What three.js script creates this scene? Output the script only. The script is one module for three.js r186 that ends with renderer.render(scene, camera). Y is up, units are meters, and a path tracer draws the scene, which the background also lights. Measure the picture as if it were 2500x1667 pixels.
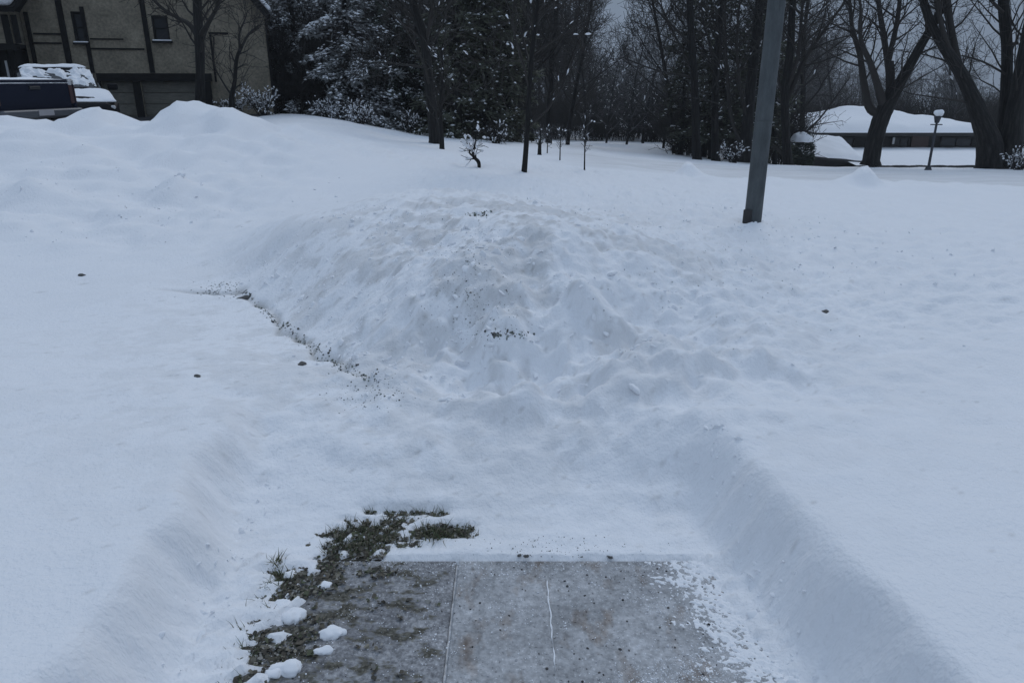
import * as THREE from 'three';
import { mergeGeometries, mergeVertices } from 'three/addons/utils/BufferGeometryUtils.js';
import { RoundedBoxGeometry } from 'three/addons/geometries/RoundedBoxGeometry.js';

// ------------------------------------------------------------------ camera, sky, sun, exposure
const PITCH = 19.6 * Math.PI / 180, FOC = 1800, EYE = 1.6;
const scene = new THREE.Scene();
const camera = new THREE.PerspectiveCamera(2 * Math.atan(833.5 / FOC) * 180 / Math.PI, 1024 / 682, 0.05, 1500);
camera.position.set(0, EYE, 0);
camera.rotation.set(-PITCH, 0, 0);

const renderer = new THREE.WebGLRenderer({ antialias: true });
renderer.setSize(1024, 682);
renderer.toneMapping = THREE.LinearToneMapping;
renderer.toneMappingExposure = 1.0;
renderer.shadowMap.enabled = true;
renderer.shadowMap.type = THREE.PCFSoftShadowMap;

// noise ------------------------------------------------------------
function rng(seed) { let s = seed >>> 0; return () => { s = (s + 0x6D2B79F5) >>> 0; let t = s; t = Math.imul(t ^ (t >>> 15), t | 1); t ^= t + Math.imul(t ^ (t >>> 7), t | 61); return ((t ^ (t >>> 14)) >>> 0) / 4294967296; }; }
const PERM = new Uint8Array(512), GX = new Float32Array(256), GY = new Float32Array(256);
{ const r = rng(77); const p = [...Array(256).keys()]; for (let i = 255; i > 0; i--) { const j = Math.floor(r() * (i + 1)); [p[i], p[j]] = [p[j], p[i]]; } for (let i = 0; i < 512; i++) PERM[i] = p[i & 255]; for (let i = 0; i < 256; i++) { const a = r() * Math.PI * 2; GX[i] = Math.cos(a); GY[i] = Math.sin(a); } }
function noise(x, y) {
  const xi = Math.floor(x), yi = Math.floor(y), fx = x - xi, fy = y - yi, X = xi & 255, Y = yi & 255;
  const u = fx * fx * fx * (fx * (fx * 6 - 15) + 10), v = fy * fy * fy * (fy * (fy * 6 - 15) + 10);
  const g = (ix, iy, dx, dy) => { const h = PERM[PERM[ix & 255] + (iy & 255)]; return GX[h] * dx + GY[h] * dy; };
  const a = g(X, Y, fx, fy), b = g(X + 1, Y, fx - 1, fy), c = g(X, Y + 1, fx, fy - 1), d = g(X + 1, Y + 1, fx - 1, fy - 1);
  return (a + u * (b - a) + v * ((c + u * (d - c)) - (a + u * (b - a)))) * 1.5;
}
function fbm(x, y, o = 4, g = 0.5) { let s = 0, a = 1; for (let i = 0; i < o; i++) { s += a * noise(x + i * 17.3, y - i * 9.1); x *= 2.03; y *= 2.03; a *= g; } return s; }
const sstep = (a, b, x) => { const t = Math.min(1, Math.max(0, (x - a) / (b - a))); return t * t * (3 - 2 * t); };
const gauss = (d2, r) => Math.exp(-d2 / (r * r));
const lerp = (a, b, t) => a + (b - a) * t;

// overcast winter sky: brightest overhead, about a third of that at the horizon, cool
{
  const W = 256, H = 128, data = new Float32Array(W * H * 4);
  for (let j = 0; j < H; j++) for (let i = 0; i < W; i++) {
    const el = ((j + 0.5) / H - 0.5) * Math.PI, az = (i + 0.5) / W * Math.PI * 2;
    const s = Math.max(0, Math.sin(el));
    const cl = 1 + 0.10 * fbm(Math.cos(az) * 2.2 * Math.cos(el) + 5, Math.sin(az) * 2.2 * Math.cos(el) + s * 2, 4);
    const L = (0.36 + 0.55 * s) * cl;
    const k = (j * W + i) * 4;
    data[k] = 0.492 * L; data[k + 1] = 0.626 * L; data[k + 2] = 0.835 * L; data[k + 3] = 1;
  }
  const sky = new THREE.DataTexture(data, W, H, THREE.RGBAFormat, THREE.FloatType);
  sky.mapping = THREE.EquirectangularReflectionMapping;
  sky.magFilter = THREE.LinearFilter; sky.minFilter = THREE.LinearFilter; sky.needsUpdate = true;
  scene.background = sky; scene.environment = sky;
}
const sun = new THREE.DirectionalLight(new THREE.Color(1.0, 0.98, 0.96), 0.6);
sun.position.set(12, 34, -48);
sun.castShadow = true; sun.shadow.radius = 40; sun.shadow.mapSize.set(2048, 2048);
Object.assign(sun.shadow.camera, { left: -40, right: 40, top: 40, bottom: -40, near: 1, far: 160 });
sun.target.position.set(0, 0, -18);
scene.add(sun, sun.target);
scene.fog = new THREE.FogExp2(0xc4c6c8, 0.001);   // faint winter haze

// ------------------------------------------------------------------ helpers
const CP = Math.cos(PITCH), SP = Math.sin(PITCH);
// direction through a photograph pixel, scaled so that it goes 1 m forward along -z
function ray(px, py) {
  const X = (px - 1250) / FOC, Y = -(py - 833.5) / FOC;
  const dx = X, dy = -SP + Y * CP, dz = -CP - Y * SP;
  return [dx / -dz, dy / -dz];
}
function P(px, py, D) { const [a, b] = ray(px, py); return new THREE.Vector3(a * D, EYE + b * D, -D); }
const taken = {};
function numbered(n) { const k = taken[n] = (taken[n] ?? -1) + 1; return k ? n + '_' + String(k).padStart(3, '0') : n; }
function shadow(o) { o.traverse(m => { if (m.isMesh) { m.castShadow = true; m.receiveShadow = true; } }); return o; }
function tag(o, label, category, group, kind) { o.userData.label = label; o.userData.category = category; if (group) o.userData.group = group; if (kind) o.userData.kind = kind; return o; }
function thing(name, label, category, group, pos = [0, 0, 0], turn = 0) {
  const g = new THREE.Group(); g.name = numbered(name); g.position.set(...pos); g.rotation.y = turn; tag(g, label, category, group); scene.add(g); return g;
}
function part(name, geo, mat, parent, label) { const m = new THREE.Mesh(geo, mat); m.name = name; m.castShadow = m.receiveShadow = true; if (label) m.userData.label = label; parent.add(m); return m; }
function top(name, geo, mat, label, category, group, kind) { const m = new THREE.Mesh(geo, mat); m.name = numbered(name); m.castShadow = m.receiveShadow = true; tag(m, label, category, group, kind); scene.add(m); return m; }
function struct(name, geo, mat, label) { const m = new THREE.Mesh(geo, mat); m.name = name; m.castShadow = m.receiveShadow = true; m.userData.kind = 'structure'; if (label) { m.userData.label = label; } scene.add(m); return m; }
function box(w, h, d, x = 0, y = 0, z = 0) { return new THREE.BoxGeometry(w, h, d).translate(x, y, z); }
function rbox(w, h, d, r, x = 0, y = 0, z = 0) { return new RoundedBoxGeometry(w, h, d, 2, r).translate(x, y, z); }
const mat = (r, g, b, rough = 0.9, extra = {}) => new THREE.MeshStandardMaterial({ color: new THREE.Color().setRGB(r, g, b), roughness: rough, ...extra });

// tileable-enough grain textures
function grey(size, f, srgb = false, rep = 1) {
  const d = new Uint8Array(size * size * 4);
  for (let j = 0; j < size; j++) for (let i = 0; i < size; i++) { const v = f(i / size, j / size, i, j); const k = (j * size + i) * 4; if (Array.isArray(v)) { d[k] = v[0]; d[k + 1] = v[1]; d[k + 2] = v[2]; } else { d[k] = d[k + 1] = d[k + 2] = v; } d[k + 3] = 255; }
  const t = new THREE.DataTexture(d, size, size); t.wrapS = t.wrapT = THREE.RepeatWrapping; t.magFilter = THREE.LinearFilter; t.minFilter = THREE.LinearMipmapLinearFilter; t.generateMipmaps = true; if (srgb) t.colorSpace = THREE.SRGBColorSpace; t.repeat.set(rep, rep); t.needsUpdate = true; return t;
}
const clamp8 = v => Math.max(0, Math.min(255, v));
const tr = rng(5);
const snowGrain = grey(512, (u, v) => clamp8(128 + 60 * fbm(u * 40, v * 40, 3, 0.7) + (tr() - 0.5) * 40));
const barkTex = grey(512, (u, v) => { const s = 128 + 70 * fbm(u * 26, v * 5, 4, 0.6) + 25 * fbm(u * 60, v * 22, 2); return clamp8(s); }, true);
const barkBump = grey(256, (u, v) => clamp8(128 + 90 * fbm(u * 24, v * 4, 4, 0.6)));
const stuccoTex = grey(512, (u, v) => { const s = 205 + 22 * fbm(u * 5, v * 5, 4, 0.6) + 22 * fbm(u * 34 + 9, v * 34, 3, 0.7); return [clamp8(s), clamp8(s), clamp8(s)]; }, true);

const snowMat = new THREE.MeshStandardMaterial({ color: new THREE.Color().setRGB(0.85, 0.86, 0.88), roughness: 0.95, vertexColors: true, bumpMap: snowGrain, bumpScale: 0.006 });
const snowPlain = mat(0.86, 0.87, 0.89, 0.95);
const barkMat = new THREE.MeshStandardMaterial({ color: new THREE.Color().setRGB(0.05, 0.046, 0.042), roughness: 0.95, map: barkTex, bumpMap: barkBump, bumpScale: 0.02 });
const barkGrey = new THREE.MeshStandardMaterial({ color: new THREE.Color().setRGB(0.2, 0.19, 0.18), roughness: 0.95, map: barkTex, bumpMap: barkBump, bumpScale: 0.02 });
const twigMat = mat(0.03, 0.0265, 0.0235, 0.95);
const twigGrey = mat(0.1, 0.098, 0.099, 0.95);
const needleMats = [mat(0.055, 0.07, 0.052, 0.9, { side: THREE.DoubleSide }), mat(0.075, 0.08, 0.055, 0.9, { side: THREE.DoubleSide }), mat(0.2, 0.205, 0.2, 0.9, { side: THREE.DoubleSide })];

// ------------------------------------------------------------------ terrain
const ROWS = [1.5, 3, 4.5, 6.5, 9, 12, 15, 18, 22, 28, 36, 48, 70, 120, 400];
const COLS = [-1.2, -0.655, -0.52, -0.39, -0.26, -0.13, 0, 0.13, 0.26, 0.39, 0.52, 0.655, 1.2];
const TAB = [
  [.26, .26, .26, .26, .26, .26, .26, .3, .3, .3, .3, .3, .3],
  [.24, .24, .24, .24, .24, .22, .2, .24, .28, .28, .28, .28, .28],
  [.15, .15, .15, .15, .15, .2, .3, .35, .35, .3, .3, .3, .3],
  [.3, .3, .28, .25, .25, .3, .38, .4, .38, .33, .3, .28, .28],
  [.75, .7, .6, .5, .42, .42, .4, .35, .28, .2, .15, .12, .1],
  [1.05, .96, .93, .93, .75, .45, .3, .17, .08, .03, 0, -.05, -.1],
  [.42, .42, .42, .5, .7, .4, .15, 0, -.18, -.28, -.33, -.38, -.42],
  [.45, .45, .45, .52, .66, .3, 0, -.2, -.42, -.47, -.52, -.55, -.6],
  [.5, .5, .5, .55, .6, .1, -.15, -.45, -.72, -.82, -.87, -.9, -1],
  [.5, .5, .5, .55, .3, -.2, -.5, -.9, -1.25, -1.5, -1.55, -1.55, -1.6],
  [.6, .6, .6, .5, -.1, -.8, -1.2, -1.5, -1.85, -2.3, -2.45, -2.45, -2.5],
  [.8, .8, .6, .3, -.5, -1.4, -1.9, -2.05, -2.2, -2.6, -2.7, -2.7, -2.7],
  [1, 1, .8, .4, -.3, -1.2, -1.8, -2.2, -2.6, -2.8, -2.8, -2.8, -2.8],
  [0, 0, 0, 0, -.6, -1.6, -2.6, -3.6, -4.6, -5, -5, -5, -5],
  [-18, -18, -18, -18, -18, -18, -18, -18, -18, -18, -18, -18, -18]];
function locate(A, v) { let i = 0; while (i < A.length - 2 && v > A[i + 1]) i++; return [i, Math.min(1, Math.max(0, (v - A[i]) / (A[i + 1] - A[i])))]; }
function cubic(p0, p1, p2, p3, t) { const a = (p2 - p0) / 2, b = (p3 - p1) / 2; return (2 * p1 - 2 * p2 + a + b) * t * t * t + (-3 * p1 + 3 * p2 - 2 * a - b) * t * t + a * t + p1; }
function tab(x, z) {
  const D = Math.max(-z, 1.5), [r, v] = locate(ROWS, D), [c, u] = locate(COLS, x / D);
  const cl = (a, n) => Math.min(n - 1, Math.max(0, a)), col = [];
  for (let k = -1; k < 3; k++) { const R = TAB[cl(r + k, ROWS.length)]; col.push(cubic(R[cl(c - 1, 13)], R[c], R[c + 1], R[cl(c + 2, 13)], u)); }
  return cubic(col[0], col[1], col[2], col[3], v);
}
const BUMPS = [];    // [x, z, radius, height]
function bump(px, py, D, r, h, rz) { const p = P(px, py, D); BUMPS.push([p.x, p.z, r, h, rz || r]); }
bump(235, 265, 12, 0.3, 0.27, 0.7); bump(475, 265, 12, 0.55, 0.27, 0.8); bump(575, 280, 12, .5, .16, .8); bump(40, 285, 12, 0.5, 0.08, .8); bump(120, 290, 12.2, 0.5, -0.03); bump(352, 300, 12, 0.4, -0.05, .8);
 bump(690, 285, 15, .8, .08, 1.5);
bump(30, 350, 9.5, 0.6, 0.2); bump(420, 480, 8.2, .35, .09); bump(280, 470, 8, .4, -.07);
bump(1677, 432, 13, 0.16, 0.26); bump(1700, 437, 13.1, 0.2, 0.08); bump(2110, 455, 11.6, 0.24, 0.27, .22); bump(2060, 470, 11.5, 0.3, 0.08); bump(1960, 475, 11.4, .3, .06); bump(2280, 480, 11, .5, .05);
bump(1560, 930, 4.0, .26, -.10); bump(1700, 1000, 3.7, .2, -.09); bump(1620, 1080, 3.3, .2, .09); bump(1250, 1040, 3.4, .2, -.08); bump(1420, 940, 3.8, .26, .11); bump(1120, 900, 4.1, .24, .10); bump(1060, 990, 3.6, .15, -.09); bump(1150, 1080, 3.3, .16, -.07); bump(1290, 1120, 3.05, .16, .06); bump(1500, 1110, 3.1, .2, .07); bump(1400, 1020, 3.5, .14, .05); bump(1240, 950, 3.8, .16, .06); bump(1770, 940, 3.9, .2, .05);
bump(1300, 800, 4.7, .4, .04); bump(820, 660, 5.7, .3, .05, .2); bump(980, 520, 7.6, .7, .06);
bump(2200, 1100, 3.1, .4, -.02); bump(2000, 1330, 2.4, .2, .02);
// foot of the shovelled heap: a straight line on the ground, the heap rising to the right of it
const FA = [-2.02, -5.25], FB = [-0.78, -3.45];
const FD = [FB[0] - FA[0], FB[1] - FA[1]], FL = Math.hypot(...FD); FD[0] /= FL; FD[1] /= FL;
const FN = [FD[1], -FD[0]];   // to the right and back
function heap(x, z) {
  const ax = x - FA[0], az = z - FA[1], s = ax * FN[0] + az * FN[1], t = ax * FD[0] + az * FD[1];
  const wob = 0.09 * noise(t * 2.3, 3.1) + 0.04 * noise(t * 7, 8.2);
  return [s + wob, t];
}
function crackCurve(x, z) {   // groove at the heap's foot, branching left at its upper end
  const [s, t] = heap(x, z);
  let g = 0;
  if (t > -0.15 && t < 2.6) g = Math.max(g, gauss((s - 0.02) ** 2, 0.022 + 0.012 * noise(t * 9, 1)) * sstep(-0.15, 0, t) * (1 - sstep(1.8, 2.6, t)) * (0.55 + 0.6 * noise(t * 6, 4)));
  const bx = x - FA[0], bz = z - (FA[1] + 0.02 + 0.05 * noise(x * 5, 2));
  if (bx < 0.02 && bx > -0.75) g = Math.max(g, gauss(bz * bz, 0.03) * sstep(-0.75, -0.1, bx));
  g = Math.max(g, 0.9 * gauss(bx * bx + (z - FA[1] - 0.02) ** 2, 0.06));
  return Math.max(0, g);
}
function snowHeight(x, z, flat = false) {
  const D = -z;
  let h = tab(x, z);
  for (const b of BUMPS) { const dx = (x - b[0]) / b[2], dz = (z - b[1]) / b[4], q = dx * dx + dz * dz; if (q < 7) h += b[3] * Math.exp(-q); }
  // heap
  const [s, t] = heap(x, z);
  const win = sstep(-1.9, -0.4, t) * (1 - sstep(1.7, 3.0, t));
  h += win * (0.30 * sstep(-0.02, 0.75, s) + 0.1 * sstep(0.3, 1.6, s)) * (1 - sstep(1.2, 3.6, s)) ;
  h -= 0.05 * win * gauss((s + 0.15) ** 2, 0.35);
  if (flat) return h;
  h -= 0.045 * crackCurve(x, z);
  // lumps thrown up at the end of the path and over the street bank
  const lumpZone = gauss((x - 0.35) ** 2 / 1.6 + (z + 3.5) ** 2 / 0.55, 1.0);
  h += lumpZone * (0.14 * fbm(x * 2.4 + 3, z * 2.4, 3, 0.55) + 0.04 * fbm(x * 7, z * 7, 3, 0.55));
  const rim = sstep(-0.9, -0.1, x + 0.1 * D) * (1 - sstep(9, 12, D)) * sstep(3.2, 4.4, D);
  h += rim * (0.032 * fbm(x * 5.5, z * 5.5 + 9, 3, 0.6) + 0.022 * Math.min(0, noise(x * 11, z * 11) + .15));
  const leftBank = sstep(5.4, 7.5, D) * (1 - sstep(11.5, 14, D)) * (1 - sstep(-2.6, -1.2, x + 0.08 * D));
  h += leftBank * 0.11 * fbm(x * 1.6 + 11, z * 1.6, 4, 0.55);
  h += sstep(3, 8, D) * 0.03 * fbm(x * 0.7, z * 0.7 + 31, 3) + 0.006 * fbm(x * 4, z * 4, 3, 0.6);
  const crest = sstep(10.5, 11.6, D) * (1 - sstep(12.4, 13.4, D));
  h += crest * 0.06 * fbm(x * 2.1, z * 1.4 + 3, 4, 0.6);
  // street lane beyond the bank on the right: smoother, and the far lawn
  // ---- shovelled trench of the path
  const e1 = 0.05 * fbm(z * 2.6, 1.7, 3) , e2 = 0.07 * fbm(z * 2.2, 7.7, 3);
  const R0 = lerp(0.86, 0.70, sstep(1.2, 2.5, D)) + e1 * 0.4, R1 = lerp(1.06, 0.9, sstep(1.2, 2.7, D)) + e1 * 0.5;
  const L0 = -0.80 + e2 * 0.5, L1 = lerp(-1.1, -1.16, sstep(1.2, 2.6, D)) + e2;
  const inX = (1 - sstep(R0, R1, x)) * sstep(L1 - 0.04, L1 + 0.16, x);
  const inZ = 1 - sstep(2.46 + e1, 3.1 + 0.2 * Math.max(0, -x) - 0.3 * sstep(.3, .9, x), D);
  const m = inX * inZ;
  if (m > 0) {
    const out = h;
    // thin remains on the floor: patchy, gone over the swept slab
    let f = 0.028 + 0.018 * fbm(x * 9, z * 9, 3);
    const slab = (D < 2.197 + 0.004 * x + 0.003 * noise(x * 6, 1)) ? 1 : 0;
    const px = x - (R0 - 0.10), left = x + 0.755;
    const ragged = 0.09 * fbm(x * 7 + 2, z * 9, 4, 0.7);
    if (slab) {
      const bare = sstep(-0.02, 0.06, left + ragged) * (1 - sstep(-0.02, 0.1, px + ragged * .4));
      f = lerp(0.02 + 0.016 * fbm(x * 14, z * 14, 3), -0.016, bare) + 0.011 * noise(x * 31, z * 31) + 0.008 * noise(x * 57, z * 57);
    } else {
      f = 0.010 + 0.008 * fbm(x * 8, z * 14, 3) + 0.02 * sstep(2.3, 2.6, D);
      // grass showing through beyond the slab edge
      const w1 = 0.05 * fbm(x * 6, z * 16, 3), fine = 0.5 + 0.9 * noise(x * 24, z * 38) + 0.5 * noise(x * 50, z * 60);
      const pA = sstep(-0.74, -0.62, x + w1 * 2 - 0.1 * (D - 2.2)) * (1 - sstep(-0.16, 0.06, x + 0.42 - 0.5 * (D - 2.2) + w1 * 2)) * (1 - sstep(2.43, 2.47, D + w1 * .5));
      const pB = sstep(-0.62, -0.5, x + w1) * (1 - sstep(-0.27, -0.16, x + w1)) * gauss((D - 2.472 + 0.03 * x + w1 * .15) ** 2, 0.024);
      const pC = gauss((x + 0.26 + w1) ** 2 / 3 + (D - 2.37) ** 2 * 2, 0.05);
      f -= 0.05 * Math.min(1, Math.max(pA * (0.32 + 0.75 * (fine - .3)), pB * (.6 + .45 * (fine - .3)), pC));
    }
    h = lerp(out, f, m);
    // loose edge of the walls
    h += 0.02 * fbm(x * 6, z * 6 + 4, 3) * 4 * m * (1 - m);
  }
  return h;
}
function axis(lo, hi, fineLo, fineHi, step, grow) {
  const a = []; for (let v = fineLo; v <= fineHi + 1e-6; v += step) a.push(v);
  let s = step, v = a[a.length - 1]; while (v < hi) { s *= 1 + grow; v += s; a.push(Math.min(v, hi)); }
  s = step; v = a[0]; const b = []; while (v > lo) { s *= 1 + grow; v -= s; b.push(Math.max(v, lo)); }
  return b.reverse().concat(a);
}
{
  const xs = axis(-420, 420, -2.2, 2.0, 0.019, 0.027);
  const zs = axis(-480, 40, -4.4, -1.1, 0.017, 0.019);
  const nx = xs.length, nz = zs.length, pos = new Float32Array(nx * nz * 3), uv = new Float32Array(nx * nz * 2), col = new Float32Array(nx * nz * 3), idx = new Uint32Array((nx - 1) * (nz - 1) * 6);
  let k = 0, q = 0;
  const gr = rng(9);
  for (let j = 0; j < nz; j++) for (let i = 0; i < nx; i++, k++) {
    const x = xs[i], z = zs[j], h = snowHeight(x, z);
    pos[k * 3] = x; pos[k * 3 + 1] = h; pos[k * 3 + 2] = z; uv[k * 2] = x; uv[k * 2 + 1] = z;
    // ploughed-in street grit: grains and patches with an outline of their own
    const D = -z, zone = gauss((x + 0.2) ** 2 / 3.2 + (D - 5) ** 2 / 5, 1) , n1 = fbm(x * 1.3 + 40, z * 1.3, 5, 0.68), n2 = fbm(x * 9 + 3, z * 9, 3, 0.7);
    let dirt = zone * (0.2 * sstep(0.02, 0.22, n1 + 0.35 * n2 + 0.1) + 0.12 * sstep(0.25, 0.5, n2)) + crackCurve(x, z) * 0.6;
    if (gr() < 0.07 * zone) dirt += 0.22 * gr();
    const road = sstep(13.2, 14.2, D) * (1 - sstep(19, 21, D)) * sstep(0.5, 2, x);
    dirt += road * (0.14 + 0.1 * fbm(x * 0.6, z * 2.2, 3));
    dirt = Math.min(0.75, Math.max(0, dirt));
    col[k * 3] = 1 - dirt * 0.9; col[k * 3 + 1] = 1 - dirt * 0.93; col[k * 3 + 2] = 1 - dirt * 0.98;
    if (i < nx - 1 && j < nz - 1) { const a = k, b = k + 1, c = k + nx, d = k + nx + 1; idx[q++] = a; idx[q++] = c; idx[q++] = b; idx[q++] = b; idx[q++] = c; idx[q++] = d; }
  }
  const g = new THREE.BufferGeometry(); g.setAttribute('position', new THREE.BufferAttribute(pos, 3)); g.setAttribute('uv', new THREE.BufferAttribute(uv, 2)); g.setAttribute('color', new THREE.BufferAttribute(col, 3)); g.setIndex(new THREE.BufferAttribute(idx, 1)); g.computeVertexNormals();
  struct('snow_ground', g, snowMat, 'snow covered ground banked up along the street');
  console.log('terrain', nx, nz, (nx - 1) * (nz - 1) * 2);
}
{ // thin grainy remains of snow between the swept slab and the right hand snow wall
  const n = 120, m = 280, pos = [], idx = [], uv = [], col = [];
  for (let j = 0; j <= m; j++) for (let i = 0; i <= n; i++) {
    const D = lerp(1.1, 2.188, j / m), z = -D, R0 = lerp(0.86, 0.70, sstep(1.2, 2.5, D)), x = lerp(R0 - 0.52, R0 + 0.02, i / n), u = i / n;
    const g = noise(x * 88, z * 88) * 0.95 + noise(x * 48 + 3, z * 48) * 0.75 + noise(x * 19, z * 19 + 5) * 0.6 + noise(x * 6, z * 6 + 9) * 0.6;
    pos.push(x, lerp(-0.0135, 0.0055, Math.pow(u, 0.9)) + 0.0048 * g, z); uv.push(x, z); col.push(1, 1, 1);
    if (i < n && j < m) { const a = j * (n + 1) + i; idx.push(a, a + 1, a + n + 1, a + 1, a + n + 2, a + n + 1); }
  }
  const g = new THREE.BufferGeometry(); g.setAttribute('position', new THREE.Float32BufferAttribute(pos, 3)); g.setAttribute('uv', new THREE.Float32BufferAttribute(uv, 2)); g.setAttribute('color', new THREE.Float32BufferAttribute(col, 3)); g.setIndex(idx); g.computeVertexNormals();
  struct('thin_snow', g, snowMat, 'thin grainy snow left along the right side of the path');
}
const gy = (x, z) => snowHeight(x, z);
// where the ray through a pixel meets the snow
function ground(px, py) { const [a, b] = ray(px, py); let D = 1; for (; D < 120; D *= 1.006) if (EYE + b * D < snowHeight(a * D, -D)) break; let lo = D / 1.006; for (let k = 0; k < 9; k++) { const m = (lo + D) / 2; if (EYE + b * m < snowHeight(a * m, -m)) D = m; else lo = m; } return new THREE.Vector3(a * D, snowHeight(a * D, -D), -D); }
// a spot at forward distance D below pixel column px
function spot(px, py, D) { const [a] = ray(px, py); return [a * D, gy(a * D, -D), -D]; }

// ------------------------------------------------------------------ path
const concreteTex = grey(1024, (u, v) => {
  const m = fbm(u * 5, v * 5, 5, 0.62), f = fbm(u * 46 + 3, v * 46, 3, 0.7), st = fbm(u * 11 + 7, v * 6, 4, 0.6);
  let s = 176 + 22 * m + 20 * f; const pit = noise(u * 120, v * 120); if (pit > 0.52) s -= 46 * (pit - 0.52) * 4; if (pit < -0.62) s += 30;
  const b = Math.max(0, st - 0.3) * 46; s -= b;
  return [clamp8(s - 1 + b * .25), clamp8(s), clamp8(s + 1 - b * .2)];
}, true);
const concreteDirt = grey(1024, (u, v) => {
  const m = fbm(u * 6, v * 6, 5, 0.62), f = fbm(u * 60 + 3, v * 60, 3, 0.75), st = fbm(u * 8 + 7, v * 14, 4, 0.65);
  let s = 150 + 26 * m + 34 * f; const b = sstep(-0.15, 0.45, st + (0.32 - u) * 1.6 + f * 0.35); s = lerp(s, 84 + 40 * f, b);
  return [clamp8(s + 3 * b), clamp8(s), clamp8(s + 2 - 12 * b)];
}, true);
const concreteBump = grey(512, (u, v) => clamp8(128 + 50 * fbm(u * 60, v * 60, 3, 0.7) + 40 * fbm(u * 12, v * 12, 2)));
const slabMat = new THREE.MeshStandardMaterial({ color: new THREE.Color().setRGB(0.83, 0.83, 0.84), map: concreteTex, bumpMap: concreteBump, bumpScale: 0.006, roughness: 0.8 });
const slabDirt = new THREE.MeshStandardMaterial({ color: new THREE.Color().setRGB(0.8, 0.8, 0.8), map: concreteDirt, bumpMap: concreteBump, bumpScale: 0.006, roughness: 0.85 });
{
  const path = new THREE.Group(); path.name = 'concrete_path'; path.userData.kind = 'structure'; path.userData.label = 'swept grey concrete path between shovelled snow walls'; scene.add(path);
  const mk = (x0, x1, z0, z1, m, sc) => {
    const g = rbox(x1 - x0, 0.09, z1 - z0, 0.006, (x0 + x1) / 2, -0.045, (z0 + z1) / 2), p = g.attributes.position, uv = g.attributes.uv;
    for (let i = 0; i < p.count; i++) uv.setXY(i, (p.getX(i) - x0) / sc, (p.getZ(i)) / sc);
    return part('slab', g, m, path);
  };
  mk(-0.86, -0.196, -2.19, 0.6, slabDirt, 1.0).userData.label = 'dirty litter strewn slab';
  mk(-0.188, 0.98, -2.19, 0.6, slabMat, 1.17);
  // snow packed into the crack that runs down the clear slab
  const pts = []; for (let i = 0; i <= 26; i++) { const v = i / 26, p = [lerp(1336, 1356, v) + 5 * noise(v * 7, 2), lerp(1420, 1640, v)]; const [a, b] = ray(...p); const D = -EYE / b; pts.push(new THREE.Vector3(a * D, 0.0006, -D)); }
  const pos = []; const idx = []; pts.forEach((p, i) => { const v = i / 26, w = (0.0022 + 0.0016 * noise(i * .9, 5)) * (v > .62 && v < .75 ? .3 : 1) * (1 - sstep(.86, 1, v)); pos.push(p.x - w, 0.0015, p.z, p.x, 0.0045, p.z, p.x + w, 0.0015, p.z); if (i) { const a = i * 3 - 3, b = i * 3; for (const k of [0, 1]) idx.push(a + k, a + k + 1, b + k, a + k + 1, b + k + 1, b + k); } });
  const g = new THREE.BufferGeometry(); g.setAttribute('position', new THREE.Float32BufferAttribute(pos, 3)); g.setIndex(idx); g.computeVertexNormals();
  part('snow_filled_crack', g, snowPlain, path);
  struct('soil', box(3.4, 0.1, 2.2, 0, -0.056, -3.3), mat(0.1, 0.09, 0.07, 1, { bumpMap: concreteBump, bumpScale: 0.02 }), 'dark soil under the snow beyond the slab edge');
}

// ------------------------------------------------------------------ branching trees
class Tubes {
  constructor() { this.p = []; this.n = []; this.u = []; this.i = []; this.count = 0; }
  add(pts, rad, sides) {
    const base = this.count, T = new THREE.Vector3(), A = new THREE.Vector3(), B = new THREE.Vector3(), ref = new THREE.Vector3();
    let len = 0;
    for (let k = 0; k < pts.length; k++) {
      T.subVectors(pts[Math.min(k + 1, pts.length - 1)], pts[Math.max(k - 1, 0)]).normalize();
      if (!k) { ref.set(Math.abs(T.y) > 0.8 ? 1 : 0, Math.abs(T.y) > 0.8 ? 0 : 1, 0); }
      A.crossVectors(T, ref).normalize(); B.crossVectors(A, T).normalize(); ref.copy(B);
      if (k) len += pts[k].distanceTo(pts[k - 1]);
      for (let s = 0; s <= sides; s++) { const a = s / sides * Math.PI * 2, c = Math.cos(a), d = Math.sin(a), nx = A.x * c + B.x * d, ny = A.y * c + B.y * d, nz = A.z * c + B.z * d; this.p.push(pts[k].x + nx * rad[k], pts[k].y + ny * rad[k], pts[k].z + nz * rad[k]); this.n.push(nx, ny, nz); this.u.push(s / sides, len * 0.5); }
      if (k) for (let s = 0; s < sides; s++) { const a = base + (k - 1) * (sides + 1) + s, b = a + sides + 1; this.i.push(a, b, a + 1, a + 1, b, b + 1); }
    }
    this.count += pts.length * (sides + 1);
  }
  geo() { const g = new THREE.BufferGeometry(); g.setAttribute('position', new THREE.Float32BufferAttribute(this.p, 3)); g.setAttribute('normal', new THREE.Float32BufferAttribute(this.n, 3)); g.setAttribute('uv', new THREE.Float32BufferAttribute(this.u, 2)); g.setIndex(this.i); return g; }
}
let TRIS = 0;
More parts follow.
